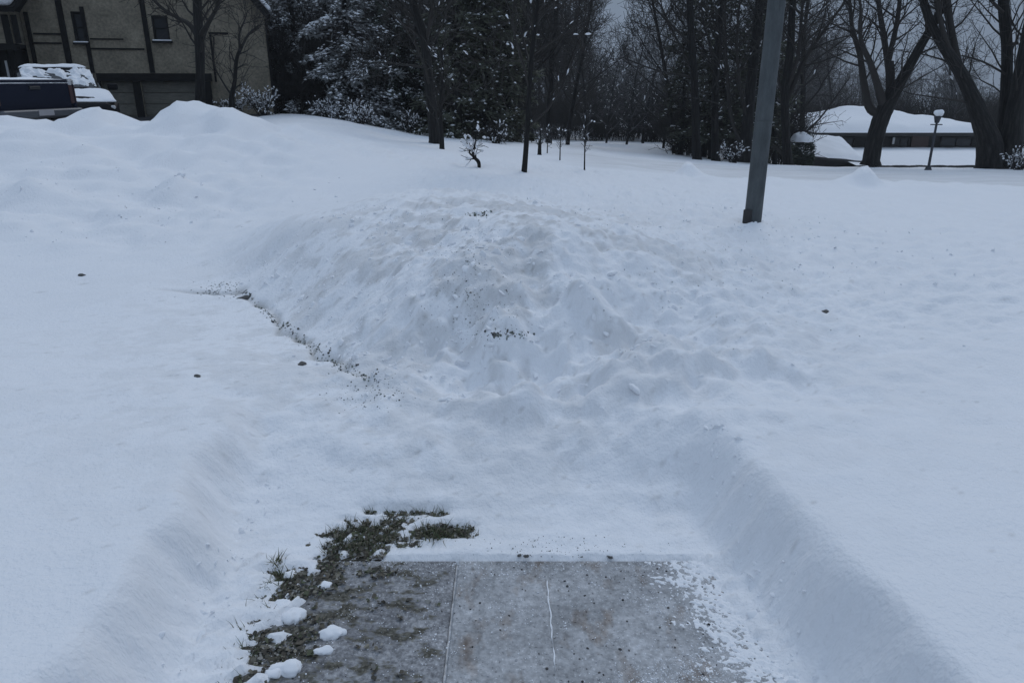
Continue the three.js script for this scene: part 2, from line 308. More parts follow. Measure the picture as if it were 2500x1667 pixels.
// limb k of a tree: wanders, tapers, then sends off children
function grow(o, p, d, len, r, lvl, out) {
  const R = o.R, n = [9, 6, 4, 3, 2, 2][lvl], pts = [p.clone()], rad = [r], v = d.clone().normalize(), q = p.clone();
  const w = [0.10, 0.2, 0.26, 0.3, 0.32][lvl] * (o.wild || 1), end = lvl >= o.max ? 0.45 : 0.3;
  for (let k = 1; k <= n; k++) {
    v.x += (R() - 0.5) * w * 2; v.y += (R() - 0.5) * w * 1.4 + (o.up || 0.05) * (lvl ? 1 : 0.3); v.z += (R() - 0.5) * w * 2; v.normalize();
    q.addScaledVector(v, len / n); pts.push(q.clone()); rad.push(Math.max(o.minR, r * lerp(1, end, k / n)));
  }
  emit(o, pts, rad, lvl, out); kids(o, pts, rad, len, lvl, out);
}
function emit(o, pts, rad, lvl, out) {
  const sides = [8, 5, 4, 3, 3, 3][lvl];
  (lvl === 0 ? out.trunk : out.limbs).add(pts, rad, sides);
  if (o.snow && lvl > (o.snowMin ?? 1) && lvl <= (o.snowMax ?? 3) && o.R() < o.snow) {
    const n = 1 + Math.floor(o.R() * (o.clumps ?? 2));
    for (let c = 0; c < n; c++) {   // short clumps lying on the upper side
      const f = o.R() * (pts.length - 1.001), k = Math.floor(f), p = pts[k].clone().lerp(pts[k + 1], f - k), d = pts[k + 1].clone().sub(pts[k]).normalize(), L = (o.snowL ?? 0.14) * (0.4 + o.R()), t = (rad[k] * 0.4 + (o.snowR || 0.012)) * (0.6 + 0.7 * o.R()), sp = [], sr = [];
      for (let q = 0; q < 4; q++) { sp.push(p.clone().addScaledVector(d, (q / 3 - .5) * L).add(new THREE.Vector3((o.R() - .5) * t, rad[k] * 0.8 + t * (q % 3 ? .35 : 0), (o.R() - .5) * t))); sr.push(q % 3 ? t * (.8 + .5 * o.R()) : t * .25); }
      out.snow.add(sp, sr, 5);
    }
  }
}
function kids(o, pts, rad, len, lvl, out, from, count) {
  if (lvl >= o.max) return;
  const R = o.R, n = count ?? o.kids[lvl], u0 = from ?? (lvl === 0 ? (o.clear ?? 0.22) : 0.18);
  const ax = new THREE.Vector3(), t = new THREE.Vector3(), c = new THREE.Vector3();
  let az = R() * 6.28;
  for (let k = 0; k < n; k++) {
    const u = Math.min(0.98, u0 + (1 - u0) * (k + R() * 0.9) / n), f = u * (pts.length - 1), i = Math.min(pts.length - 2, Math.floor(f)), g = f - i;
    c.lerpVectors(pts[i], pts[i + 1], g); t.subVectors(pts[i + 1], pts[i]).normalize();
    az += 2.4 + (R() - 0.5); ax.set(Math.cos(az), 0, Math.sin(az)); if (Math.abs(t.y) < 0.7) ax.set(Math.cos(az) * 0.4, Math.sin(az), Math.cos(az) * 0.7);
    ax.addScaledVector(t, -ax.dot(t)).normalize();
    const ang = (o.ang ?? 0.8) * (0.7 + 0.6 * R());
    const dir = t.clone().multiplyScalar(Math.cos(ang)).addScaledVector(ax, Math.sin(ang));
    const rr = lerp(rad[i], rad[i + 1], g);
    const L = Math.max(o.minL || 0.35, len * (lvl === 0 ? (o.l1 || 0.42) : 0.5) * (1 - 0.55 * u) * (0.7 + 0.6 * R()));
    grow(o, c.clone(), dir, L, Math.min(o.capR || 9, Math.max(o.minR, rr * (lvl === 0 ? 0.45 : 0.55))), lvl + 1, out);
  }
}
const newOut = () => ({ trunk: new Tubes(), limbs: new Tubes(), snow: new Tubes() });
function finish(g, out, o) {
  part('trunk', out.trunk.geo(), o.bark || barkMat, g);
  if (out.limbs.count) part('crown', out.limbs.geo(), o.twig || twigMat, g).userData.kind = 'stuff';
  if (out.snow.count) part('snow_on_branches', out.snow.geo(), snowPlain, g).userData.kind = 'stuff';
  TRIS += (out.trunk.i.length + out.limbs.i.length + out.snow.i.length) / 3;
  return g;
}
const V = (x, y, z) => new THREE.Vector3(x, y, z);
// a tree drawn limb by limb: every stem is a list of [px, py, depth offset, radius]
function drawnTree(name, label, D, base, stems, o, group) {
  let rs = 1; if (o.auto) { const d = -ground(...base).z; rs = d / D; D = d; }   // stands where its foot meets the snow
  const [bx, by, bz] = spot(base[0], base[1], D), out = newOut(), g = thing(name, label, 'tree', group, [bx, by - 0.05, bz]);
  o = { R: rng(o.seed), capR: 0.03, minR: 0.006, max: 4, kids: [9, 7, 5, 3], ...o };
  const off = V(bx, by - 0.05, bz);
  stems.forEach((st, si) => {
    const c = new THREE.CatmullRomCurve3(st.map(([px, py, dz]) => P(px, py, D + (dz || 0)).sub(off)), false, 'centripetal');
    const n = Math.max(6, st.length * 4), pts = c.getPoints(n), rad = pts.map((_, k) => { const f = k / n * (st.length - 1), i = Math.min(st.length - 2, Math.floor(f)); return rs * lerp(st[i][3], st[i + 1][3], f - i) * (1 + 0.05 * noise(k * 0.8, si * 3.3)); });
    if (!si || st.main) { if (pts[0].y < 0.6) rad[0] *= 1.25; out.trunk.add(pts, rad, 10); } else emit(o, pts, rad, 1, out);
    // the stem goes on above the frame
    const last = pts[pts.length - 1], dir = last.clone().sub(pts[pts.length - 3]).normalize(), rl = rad[rad.length - 1];
    const len = c.getLength();
    kids(o, pts, rad, len < 2 ? len * .45 : Math.min(5, len + 1), 1, out, st.from ?? 0.3, st.kids ?? 8);
    if (st.on) grow({ ...o, capR: 9 }, last, dir.lerp(V(0, 1, 0), 0.2), st.on, rl, 1, out);
  });
  return finish(g, out, o);
}

// house yard trees -------------------------------------------------------
drawnTree('yard_tree', 'dark bare forked tree standing before the timbered garage wall', 19.5, [487, 270],
  [[[487, 275, 0, .13], [488, 180, 0, .105], [486, 95, 0, .12], [482, 40, .2, .11], [478, -60, .3, .09]],
  Object.assign([[486, 95, 0, .08], [462, 60, .2, .06], [430, 42, .4, .045], [395, 20, .5, .04], [360, -15, .6, .03]], { on: 1.5, kids: 9 }),
  Object.assign([[486, 90, 0, .075], [508, 55, -.2, .055], [530, 15, -.4, .045], [545, -30, -.5, .04]], { on: 2, kids: 8 })],
  { seed: 31, kids: [9, 6, 4, 2], ang: .7 });
drawnTree('yard_tree', 'small crooked bare tree beside the house corner', 20.5, [566, 275],
  [[[568, 282, 0, .085], [565, 240, 0, .075], [572, 200, 0, .05], [578, 140, 0, .045], [590, 112, 0, .04]],
  Object.assign([[590, 112, 0, .035], [605, 85, .1, .03], [632, 60, .2, .015]], { kids: 6 }),
  Object.assign([[584, 120, 0, .035], [584, 80, -.1, .028], [596, 50, -.2, .02], [604, 25, -.2, .012]], { kids: 6 }),
  Object.assign([[566, 235, 0, .03], [540, 195, .1, .022], [523, 160, .1, .02], [521, 90, .1, .018]], { kids: 6 })],
  { seed: 37, kids: [9, 5, 3, 2], ang: .7 });

// wood edge trees -------------------------------------------------------
drawnTree('wood_edge_tree', 'tall dark bare tree with left leaning top at the wood edge', 21.5, [1062, 350],
  [[[1062, 356, 0, .17], [1056, 280, 0, .15], [1046, 190, 0, .135], [1034, 90, 0, .12], [1012, 20, 0, .11], [995, -50, 0, .1]],
  Object.assign([[1034, 85, 0, .07], [1008, 45, .3, .05], [975, 15, .5, .04], [940, -30, .6, .03]], { on: 2, kids: 8 }),
  Object.assign([[1040, 100, 0, .06], [1052, 40, -.2, .05], [1058, -30, -.3, .045]], { on: 3, kids: 8 }),
  Object.assign([[1048, 165, 0, .04], [985, 158, .3, .028], [920, 152, .6, .02], [880, 158, .7, .012]], { kids: 9 })],
  { seed: 41, auto: true, kids: [9, 7, 5, 2], snow: .12, snowMax: 3, snowR: .008, snowL: .1 });
drawnTree('wood_edge_tree', 'short dark twin stem hugging the left leaning tree', 20.5, [1079, 364],
  [[[1079, 370, 0, .075], [1078, 330, 0, .06], [1075, 270, 0, .055], [1080, 200, 0, .045], [1078, 120, .1, .035]]],
  { seed: 43, auto: true, kids: [7, 7, 5, 2], snow: .2, snowR: .008, snowL: .08 });
drawnTree('wood_edge_tree', 'slender dark tree with a snow clump in its first fork', 18, [1280, 420],
  [[[1279, 428, 0, .075], [1283, 380, 0, .065], [1288, 300, 0, .06], [1294, 190, 0, .055], [1303, 90, 0, .05], [1310, 40, 0, .045], [1318, -60, 0, .04]],
  Object.assign([[1305, 62, 0, .035], [1330, 30, .2, .025], [1352, -5, .3, .02]], { on: 1.5, kids: 6 }),
  Object.assign([[1295, 150, 0, .02], [1250, 148, .2, .015], [1200, 143, .3, .01]], { kids: 5 }),
  Object.assign([[1304, 60, 0, .03], [1290, 20, .2, .022], [1280, -30, .3, .02]], { on: 1.2, kids: 5 })],
  { seed: 47, auto: true, kids: [8, 6, 4, 2], snow: .3, snowR: .009, snowL: .09, snowMax: 3 });
drawnTree('sapling', 'snow clotted crooked sapling on the open snow beside the slender tree', 17.6, [1168, 408],
  [[[1170, 414, 0, .04], [1168, 395, 0, .045], [1155, 380, 0, .035], [1160, 350, 0, .018], [1162, 320, 0, .012]],
  Object.assign([[1155, 382, 0, .025], [1146, 372, 0, .022], [1150, 355, .05, .012]], { kids: 5 })],
  { seed: 53, auto: true, kids: [5, 4, 3, 1], snow: .55, snowR: .016, snowL: .07, snowMin: 0, max: 3, minL: .15, minR: .004 });
for (const [px, py, D, hpx, lab] of [[1317, 378, 24, 60, 'short dark stump like sapling with a snow tip'], [1336, 374, 25, 55, 'thin sapling close beside the stump like one'], [1367, 391, 22, 72, 'thin straight sapling with a snow tuft on the open field'], [1427, 415, 19, 120, 'pale wispy sapling standing alone on the open field']])
  drawnTree('sapling', lab, D, [px, py], [[[px, py + 3, 0, px < 1330 ? .07 : .02], [px + 1, py - hpx * .5, 0, px < 1330 ? .05 : .015], [px + 3, py - hpx, 0, .009]]], { seed: px, auto: true, kids: [5, 5, 3, 1], max: 3, snow: .3, clumps: 1, snowR: .008, snowL: .06, snowMin: 0, minL: .15, minR: .004, twig: twigGrey });
drawnTree('wood_edge_tree', 'straight dark trunk in front of the dark evergreens', 27, [1702, 390],
  [[[1702, 396, 0, .17], [1700, 330, 0, .14], [1696, 200, 0, .13], [1688, 80, 0, .12], [1682, -40, 0, .1]],
  Object.assign([[1697, 180, 0, .06], [1640, 70, .3, .04], [1600, -20, .4, .03]], { on: 2, kids: 8 }), Object.assign([[1695, 190, 0, .05], [1600, 170, .3, .03], [1520, 140, .6, .02]], { kids: 10 }),
  Object.assign([[1690, 110, 0, .05], [1620, 40, -.3, .035], [1560, -20, -.5, .02]], { kids: 9 })],
  { seed: 59, kids: [9, 7, 5, 2], snow: .16, snowMax: 3, snowR: .014 });
drawnTree('wood_edge_tree', 'dark trunk with a white snow knob on a branch stub', 27.5, [1748, 392],
  [[[1748, 398, 0, .16], [1746, 330, 0, .13], [1748, 200, 0, .12], [1756, 80, 0, .11], [1766, -40, 0, .1]],
  Object.assign([[1746, 335, 0, .04], [1747, 300, -.3, .03], [1748, 278, -.4, .02]], { kids: 2 }),
  Object.assign([[1750, 160, 0, .05], [1720, 60, .3, .04], [1706, -20, .4, .03]], { on: 2, kids: 8 })],
  { seed: 61, kids: [9, 7, 5, 2], snow: .12, snowMax: 3 });
drawnTree('wood_edge_tree', 'thick dark trunk crowded with shoots just behind the grey pole', 26, [1815, 388],
  [[[1815, 394, 0, .3], [1822, 340, 0, .2], [1835, 200, 0, .17], [1850, 60, 0, .15], [1858, -40, 0, .12]],
  Object.assign([[1818, 360, 0, .1], [1790, 300, .1, .07], [1776, 180, .2, .06], [1770, 20, .3, .05], [1768, -40, .3, .04]], { kids: 12 }),
  Object.assign([[1826, 300, 0, .06], [1806, 200, -.2, .05], [1800, 80, -.3, .04], [1812, -30, -.3, .03]], { kids: 12 })],
  { seed: 67, kids: [12, 8, 5, 3], snow: .12 });
drawnTree('wood_edge_tree', 'dark bare tree with a bowed low limb between pole and bungalow', 25, [1925, 400],
  [[[1925, 408, 0, .17], [1920, 340, 0, .13], [1918, 220, 0, .13], [1930, 120, 0, .12], [1935, 20, 0, .1], [1940, -40, 0, .09]],
  Object.assign([[1922, 395, 0, .07], [1908, 370, .1, .06], [1885, 356, .2, .05]], { kids: 2 }),
  Object.assign([[1920, 250, 0, .09], [1950, 180, .1, .08], [1975, 130, .2, .07], [2015, 72, .3, .05], [2060, 10, .4, .04]], { on: 2, kids: 10 }),
  Object.assign([[1918, 230, 0, .07], [1948, 140, -.2, .06], [1958, 40, -.2, .05], [1962, -30, -.2, .05]], { on: 2, kids: 10 }),
  Object.assign([[1919, 260, 0, .06], [1895, 160, .2, .05], [1885, 40, .3, .04], [1880, -30, .3, .04]], { on: 2, kids: 10 })],
  { seed: 71, kids: [9, 7, 5, 2], snow: .06 });
drawnTree('spreading_tree', 'wide forking bare tree with a leaning base before the bungalow', 22.5, [2124, 396],
  [Object.assign([[2126, 402, 0, .25], [2135, 350, 0, .24], [2150, 295, 0, .24], [2170, 250, 0, .23], [2205, 190, 0, .15], [2250, 110, 0, .12], [2285, 50, 0, .11], [2320, -30, 0, .09]], { kids: 10 }),
  Object.assign([[2165, 275, 0, .17], [2130, 270, .1, .13], [2112, 210, .2, .11], [2100, 130, .2, .085], [2082, 70, .2, .06], [2076, 10, .2, .05], [2070, -30, .2, .05]], { on: 2, kids: 10, from: .3 }),
  Object.assign([[2160, 262, 0, .14], [2142, 200, -.2, .11], [2125, 150, -.3, .09], [2105, 105, -.3, .07], [2100, 60, -.3, .05]], { on: 1.5, kids: 8, from: .35 }),
  Object.assign([[2176, 210, .2, .1], [2168, 150, .3, .09], [2158, 80, .4, .08], [2148, 20, .4, .07], [2142, -40, .5, .06]], { on: 2, kids: 10, from: .2 }),
  Object.assign([[2170, 150, .3, .09], [2182, 100, .3, .08], [2195, 30, .4, .065], [2200, -40, .5, .05]], { on: 2, kids: 10 }),
  Object.assign([[2168, 240, .2, .13], [2178, 200, .2, .1], [2176, 150, .3, .09]], { kids: 3 })],
  { seed: 73, kids: [9, 7, 4, 2], ang: .75, snow: .05, snowMax: 3 });
drawnTree('spreading_tree', 'massive multi stemmed bare tree whose crotch holds packed snow', 22, [2435, 405],
  [Object.assign([[2415, 414, 0, .36], [2418, 360, 0, .36], [2400, 300, 0, .27], [2372, 230, 0, .2], [2345, 175, 0, .17], [2310, 120, 0, .14], [2275, 60, 0, .12], [2252, -10, 0, .1]], { kids: 8 }),
  Object.assign([[2460, 412, 0, .32], [2468, 350, 0, .32], [2478, 280, 0, .24], [2492, 200, 0, .21], [2506, 120, 0, .19], [2525, 20, 0, .16], [2540, -40, 0, .14]], { main: true, kids: 6, on: 2 }),
  Object.assign([[2452, 330, .5, .2], [2458, 220, .6, .16], [2460, 120, .6, .15], [2453, 30, .6, .15], [2450, -50, .6, .14]], { main: true, kids: 12, on: 3, from: .15 }),
  Object.assign([[2345, 175, 0, .12], [2330, 110, .3, .11], [2318, 40, .4, .1], [2310, -40, .5, .09]], { kids: 10, on: 2 }),
  Object.assign([[2330, 150, 0, .08], [2300, 60, -.2, .07], [2290, 0, -.3, .06], [2286, -40, -.3, .06]], { kids: 9, on: 2 }),
  Object.assign([[2456, 180, .5, .035], [2400, 150, .4, .028], [2350, 135, .3, .02]], { kids: 8 }),
  Object.assign([[2460, 110, .5, .05], [2490, 105, .2, .045], [2540, 105, 0, .03]], { kids: 5 }),
  Object.assign([[2450, 30, .5, .05], [2425, 5, .4, .045], [2400, -25, .3, .04]], { kids: 6 })],
  { seed: 79, kids: [9, 7, 4, 2], ang: .75, snow: .05, snowMax: 3 });

// woodland behind ---------------------------------------------------------
function bareTree(seed, H, o) { const out = newOut(), op = { R: rng(seed), minR: 0.007, max: 4, kids: [16, 8, 5, 2], clear: 0.1, ...o }; grow(op, V(0, -0.15, 0), V((op.R() - .5) * .12, 1, (op.R() - .5) * .12), H, o.r0 || 0.14, 0, out); return [out, op]; }
const protoT = [];
for (const [seed, H, o, lab] of [
  [101, 11, { r0: .15 }, 'tall bare woodland tree with fine dark twigs'], [102, 9, { r0: .11, ang: .6, kids: [18, 8, 5, 2] }, 'slim bare woodland tree with steep dark branches'],
  [103, 10, { r0: .13, wild: 1.3, twig: twigGrey, bark: barkGrey }, 'crooked grey barked woodland tree'], [104, 7, { r0: .08, twig: twigGrey, snow: .16, snowMax: 3, snowR: .012 }, 'slight woodland tree with frosted twigs'],
  [105, 8, { r0: .1, snow: .12, snowMax: 3, snowR: .014, ang: .95 }, 'broad low woodland tree carrying flecks of snow']]) {
  const [out, op] = bareTree(seed, H, o); const g = new THREE.Group(); finish(g, out, op); protoT.push([g, lab, out]);
}
console.log('protos', TRIS);
function plantTree(v, px, D, s, turn, where) { const [x, y, z] = spot(px, 340, D), c = protoT[v][0].clone(); c.name = numbered('woodland_tree'); c.position.set(x, y - .05, z); c.scale.setScalar(s); c.rotation.y = turn; tag(c, protoT[v][1] + ' ' + where, 'tree', ['tall dark woodland trees', 'slim dark woodland trees', 'grey woodland trees', 'frosted woodland trees', 'low snowy woodland trees'][v]); scene.add(c); TRIS += (protoT[v][2].trunk.i.length + protoT[v][2].limbs.i.length + protoT[v][2].snow.i.length) / 3; }
{ const R = rng(909);
  const list = [[3, 690, 30, 1, 'just past the house corner'], [3, 735, 33, 1.1, 'behind the first spruce'], [2, 780, 31, 1, 'between the first two spruces'], [4, 820, 28, .95, 'against the broad spruce'], [3, 860, 32, 1.1, 'behind the broad spruce'], [4, 905, 30, 1, 'between broad and dark spruce'], [2, 950, 34, 1.1, 'far behind the dark spruce'], [1, 985, 30, 1, 'left of the leaning tree'], [0, 1110, 27, 1, 'right of the leaning tree'], [1, 1150, 30, 1.1, 'above the clotted sapling'], [0, 1190, 33, 1.1, 'deep behind the dense evergreens'], [1, 1230, 29, 1, 'close to the low evergreen'], [0, 1265, 34, 1.2, 'left behind the slender tree'], [1, 1300, 31, 1.1, 'right behind the slender tree'], [0, 1340, 36, 1.1, 'behind the stump like sapling'], [1, 1385, 37, 1, 'at the left end of the far field'], [4, 1430, 42, .8, 'behind the wispy lone sapling'], [3, 1480, 44, .8, 'under the pale gap of sky'], [3, 1530, 43, .9, 'at the middle of the far field edge'], [4, 1570, 45, .9, 'beyond the far field edge'], [3, 1620, 40, .9, 'behind the brush clump'], [1, 1650, 35, 1, 'beside the narrow evergreen'], [0, 1720, 33, 1.1, 'between the two straight trunks'], [1, 1780, 32, 1.1, 'left of the grey pole'], [0, 1850, 34, 1.1, 'hidden by the grey pole'], [1, 1900, 31, 1, 'right of the grey pole'], [0, 1960, 36, 1, 'left of the bungalow'], [2, 2030, 49, .9, 'behind the bungalow roof end'], [2, 2330, 51, .9, 'behind the middle of the bungalow']];
  for (const [v, px, D, s, w] of list) plantTree(v, px, D, s, R() * 6.28, w);
}
// far wood, one mass: instanced thin trees
{
  const [out] = bareTree(201, 8, { r0: .09, kids: [15, 6, 4, 0], max: 3, minR: .011, R: rng(201) });
  const g = mergeGeometries([out.trunk.geo(), out.limbs.geo()]);
  const R = rng(303), M = [];
  const topOf = px => { // how high the wood rises, by bearing (photograph column)
    const T = [[300, 5], [640, 5.5], [760, 5], [900, 8], [1100, 11], [1380, 10], [1430, 6.5], [1480, 4], [1640, 4], [1700, 7], [1950, 7], [2030, 4], [2200, 4], [2330, 3.6], [2370, 2.6], [2450, 2.6], [2500, 4], [2800, 6], [3600, 7]];
    let i = 0; while (i < T.length - 2 && px > T[i + 1][0]) i++; return lerp(T[i][1], T[i + 1][1], Math.min(1, Math.max(0, (px - T[i][0]) / (T[i + 1][0] - T[i][0]))));
  };
  const m4 = new THREE.Matrix4(), q = new THREE.Quaternion(), up = V(0, 1, 0);
  for (let k = 0; k < 620; k++) {
    const px = lerp(200, 3500, R()), D = lerp(50, 92, Math.sqrt(R())), [x, y, z] = spot(px, 330, D), H = topOf(px) * (0.65 + 0.5 * R()) * D / 62, s = H / 8;
    q.setFromAxisAngle(up, R() * 6.28); M.push(m4.compose(V(x, y - .1, z), q, V(Math.max(.6, s * 1.1), s, Math.max(.6, s * 1.1))).clone());
  }
  const im = new THREE.InstancedMesh(g, twigMat, M.length); M.forEach((m, k) => im.setMatrixAt(k, m)); im.name = 'far_wood'; im.castShadow = im.receiveShadow = true; tag(im, 'dark mass of bare woods far behind the snowy field', 'woods', null, 'stuff'); scene.add(im);
  // undergrowth along the foot of the wood
  const t = new Tubes(), o = { R: rng(404) };
  for (let k = 0; k < 14; k++) { const a = o.R() * 6.28, p = V((o.R() - .5) * .8, -.1, (o.R() - .5) * .8), out2 = { trunk: t, limbs: t, snow: t }; grow({ R: o.R, minR: .007, max: 3, kids: [0, 6, 3, 0], up: .1 }, p, V(Math.cos(a) * .35, 1, Math.sin(a) * .35), 1.5 + o.R(), .014, 1, out2); }
  const bg = t.geo(), B = [];
  for (let k = 0; k < 420; k++) { const px = lerp(640, 2700, R()), near = px > 1250 && px < 1650 ? 47 : px < 1000 ? 25 : px < 1250 ? 26 : px < 1930 ? 33 : 50, D = near + R() * R() * 18, [x, y, z] = spot(px, 345, D), s = .6 + R() * .9; q.setFromAxisAngle(up, R() * 6.28); B.push(m4.compose(V(x, y - .05, z), q, V(s, s, s)).clone()); }
  const bm = new THREE.InstancedMesh(bg, twigMat, B.length); B.forEach((m, k) => bm.setMatrixAt(k, m)); bm.name = 'undergrowth'; bm.castShadow = bm.receiveShadow = true; tag(bm, 'tangled bare undergrowth along the foot of the woods', 'undergrowth', null, 'stuff'); scene.add(bm);
}

// evergreens ---------------------------------------------------------------
function evergreen(name, label, group, px, py, D, H, W, seed, o) {
  const R = rng(seed), [x, y, z] = spot(px, py, D), g = thing(name, label, 'tree', group, [x, y - .05, z]), t = new Tubes(), L = new Tubes();
  const pts = []; for (let k = 0; k <= 8; k++) pts.push(V(.06 * noise(k * .7, seed), k / 8 * H, .06 * noise(k * .7, seed + 5)));
  t.add(pts, pts.map((_, k) => lerp(o.r || .12, .015, k / 8)), 7);
  const pos = [], nor = [], snow = [], fpos = [], fnor = [];
  const leaf = (p, d, n, len, w) => { const s = V(0, 0, 0).crossVectors(d, n).normalize().multiplyScalar(w), e = p.clone().addScaledVector(d, len), m = p.clone().addScaledVector(d, len * .45); for (const q of [p, m.clone().add(s), e, p, e, m.clone().sub(s)]) { pos.push(q.x, q.y, q.z); nor.push(n.x, n.y, n.z); } };
  const ico = new THREE.IcosahedronGeometry(1, 1);
  for (let k = 0; k < o.boughs; k++) {
    const u = Math.pow(R(), 1.15), h = lerp(o.low || .02, 1, u) * H, a = R() * 6.28, wprof = o.column ? Math.pow(1 - u, .45) : (1 - u) * .95 + .05, len = W * wprof * (.65 + .5 * R());
    const d = V(Math.cos(a), o.rise ?? -.15, Math.sin(a)).normalize(), p = V(0, h, 0), bp = [p.clone()]; const br = [.02];
    const n = 5; for (let i = 1; i <= n; i++) { d.y += (R() - .5) * .2 - (o.droop ?? .03); d.x += (R() - .5) * .16; d.z += (R() - .5) * .16; d.normalize(); p.addScaledVector(d, len / n); bp.push(p.clone()); br.push(lerp(.018, .006, i / n)); }
    L.add(bp, br, 3);
    const ns = Math.round(len * (o.dens || 42));
    for (let i = 0; i < ns; i++) {
      const f = Math.pow(R(), .7) * n, ii = Math.min(n - 1, Math.floor(f)), c = bp[ii].clone().lerp(bp[ii + 1], f - ii), spread = .16 * (1 - f / n * .5);
      c.x += (R() - .5) * spread * 2; c.y += (R() - .6) * spread * 1.6; c.z += (R() - .5) * spread * 2;
      const dd = V(d.x * .8 + (R() - .5) * 1.6, (R() - .5) * 1 - .2, d.z * .8 + (R() - .5) * 1.6).normalize(), nn = V(R() - .5, R() * .8 + .2, R() - .5).normalize();
      leaf(c, dd, nn, .12 + .14 * R(), .022 + .02 * R());
      if (R() < (o.fleck ?? .05) * (.3 + 1.4 * sstep(-.3, .5, noise(c.x * 2.2 + seed, c.y * 2.2 + c.z)))) { const w = .02 + .035 * R(), l = .04 + .07 * R(), q = c.clone().add(V(0, .02, 0)), e2 = V(dd.x, dd.y * .3, dd.z).normalize(), s2 = V(-e2.z, (R() - .5) * .6, e2.x).normalize(); const A = q.clone().addScaledVector(e2, l), B = q.clone().addScaledVector(e2, -l * .6), C1 = q.clone().addScaledVector(s2, w).add(V(0, -.01, 0)), C2 = q.clone().addScaledVector(s2, -w).add(V(0, -.01, 0)), T = q.clone().add(V(0, w * .8, 0)); for (const [a, b, d3] of [[A, T, C1], [A, C2, T], [B, C1, T], [B, T, C2]]) { fpos.push(a.x, a.y, a.z, b.x, b.y, b.z, d3.x, d3.y, d3.z); } }
    }
    if (R() < o.snow) { const cnt = 1 + Math.floor(R() * (o.pads || 2)); for (let c = 0; c < cnt; c++) { const f = (.4 + .6 * R()) * n, ii = Math.min(n - 1, Math.floor(f)), q = bp[ii].clone().lerp(bp[ii + 1], f - ii); const s = (o.pad || .1) * (.5 + R()), ig = ico.clone(), ip = ig.attributes.position, ph = R() * 50; for (let v = 0; v < ip.count; v++) { const X = ip.getX(v), Y = ip.getY(v), Z = ip.getZ(v), w = 1 + .35 * noise(X * 1.7 + ph, Z * 1.7 + Y); ip.setXYZ(v, X * w * 1.5, Y * w * .55, Z * w * 1.2); } ig.scale(s, s, s); ig.rotateY(R() * 6.28); ig.translate(q.x + (R() - .5) * .15, q.y + .05, q.z + (R() - .5) * .15); snow.push(ig); } }
  }
  part('trunk', t.geo(), barkMat, g); part('branches', L.geo(), twigMat, g).userData.kind = 'stuff';
  const f = new THREE.BufferGeometry(); f.setAttribute('position', new THREE.Float32BufferAttribute(pos, 3)); f.computeVertexNormals(); part('crown', f, needleMats[o.m || 0], g).userData.kind = 'stuff';
  if (fpos.length) { const fg = new THREE.BufferGeometry(); fg.setAttribute('position', new THREE.Float32BufferAttribute(fpos, 3)); fg.computeVertexNormals(); part('snow_flecks', fg, snowPlain, g).userData.kind = 'stuff'; TRIS += fpos.length / 9; }
  if (snow.length) { const sg = mergeVertices(mergeGeometries(snow.map(s => { s.deleteAttribute('uv'); s.deleteAttribute('normal'); return s; }))); sg.computeVertexNormals(); part('snow_on_branches', sg, snowPlain, g).userData.kind = 'stuff'; TRIS += sg.index.count / 3; }
  TRIS += pos.length / 9;
}
const EV = (...a) => evergreen('evergreen_tree', ...a);
EV('snow flecked spruce nearest the house corner', 'snowy spruces', 735, 285, 26, 7.5, 1.9, 501, { boughs: 130, snow: .3, pads: 2, pad: .04, m: 2, fleck: .5 });
EV('broad snow flecked spruce reaching towards the leaning tree', 'snowy spruces', 860, 305, 24, 8, 2.1, 502, { boughs: 150, snow: .3, pads: 2, pad: .045, m: 2, fleck: .45 });
EV('dark snow flecked spruce just left of the leaning tree', 'snowy spruces', 970, 330, 25, 8.5, 1.9, 503, { boughs: 150, snow: .2, pads: 2, pad: .04, fleck: .28 });
EV('dense dark evergreen with white streaks close to the leaning tree', 'dark evergreens', 1120, 355, 22.5, 9, 1.25, 504, { boughs: 200, snow: .22, pads: 2, pad: .045, column: true, m: 1 });
EV('dense dark evergreen behind the snow clotted sapling', 'dark evergreens', 1185, 362, 23, 8.5, 1.2, 505, { boughs: 200, snow: .12, pads: 1, pad: .045, column: true, m: 1 });
EV('dense low evergreen beside the slender tree', 'dark evergreens', 1240, 368, 23.5, 7, 1.0, 506, { boughs: 150, snow: .1, pads: 1, pad: .045, column: true, m: 1 });
EV('olive evergreen behind the straight trunks', 'dark evergreens', 1735, 380, 31, 9, 1.6, 507, { boughs: 170, snow: .12, pads: 1, pad: .05, column: true, m: 1, low: .12 });
EV('olive evergreen close behind the grey pole', 'dark evergreens', 1850, 380, 30, 9, 1.5, 508, { boughs: 170, snow: .12, pads: 1, pad: .05, column: true, m: 1, low: .05 });
EV('narrow evergreen at the field side of the straight trunks', 'dark evergreens', 1660, 375, 33, 8, 1.1, 509, { boughs: 120, snow: .2, pads: 2, pad: .05, column: true, m: 1, low: .15 });
console.log('trees', TRIS);

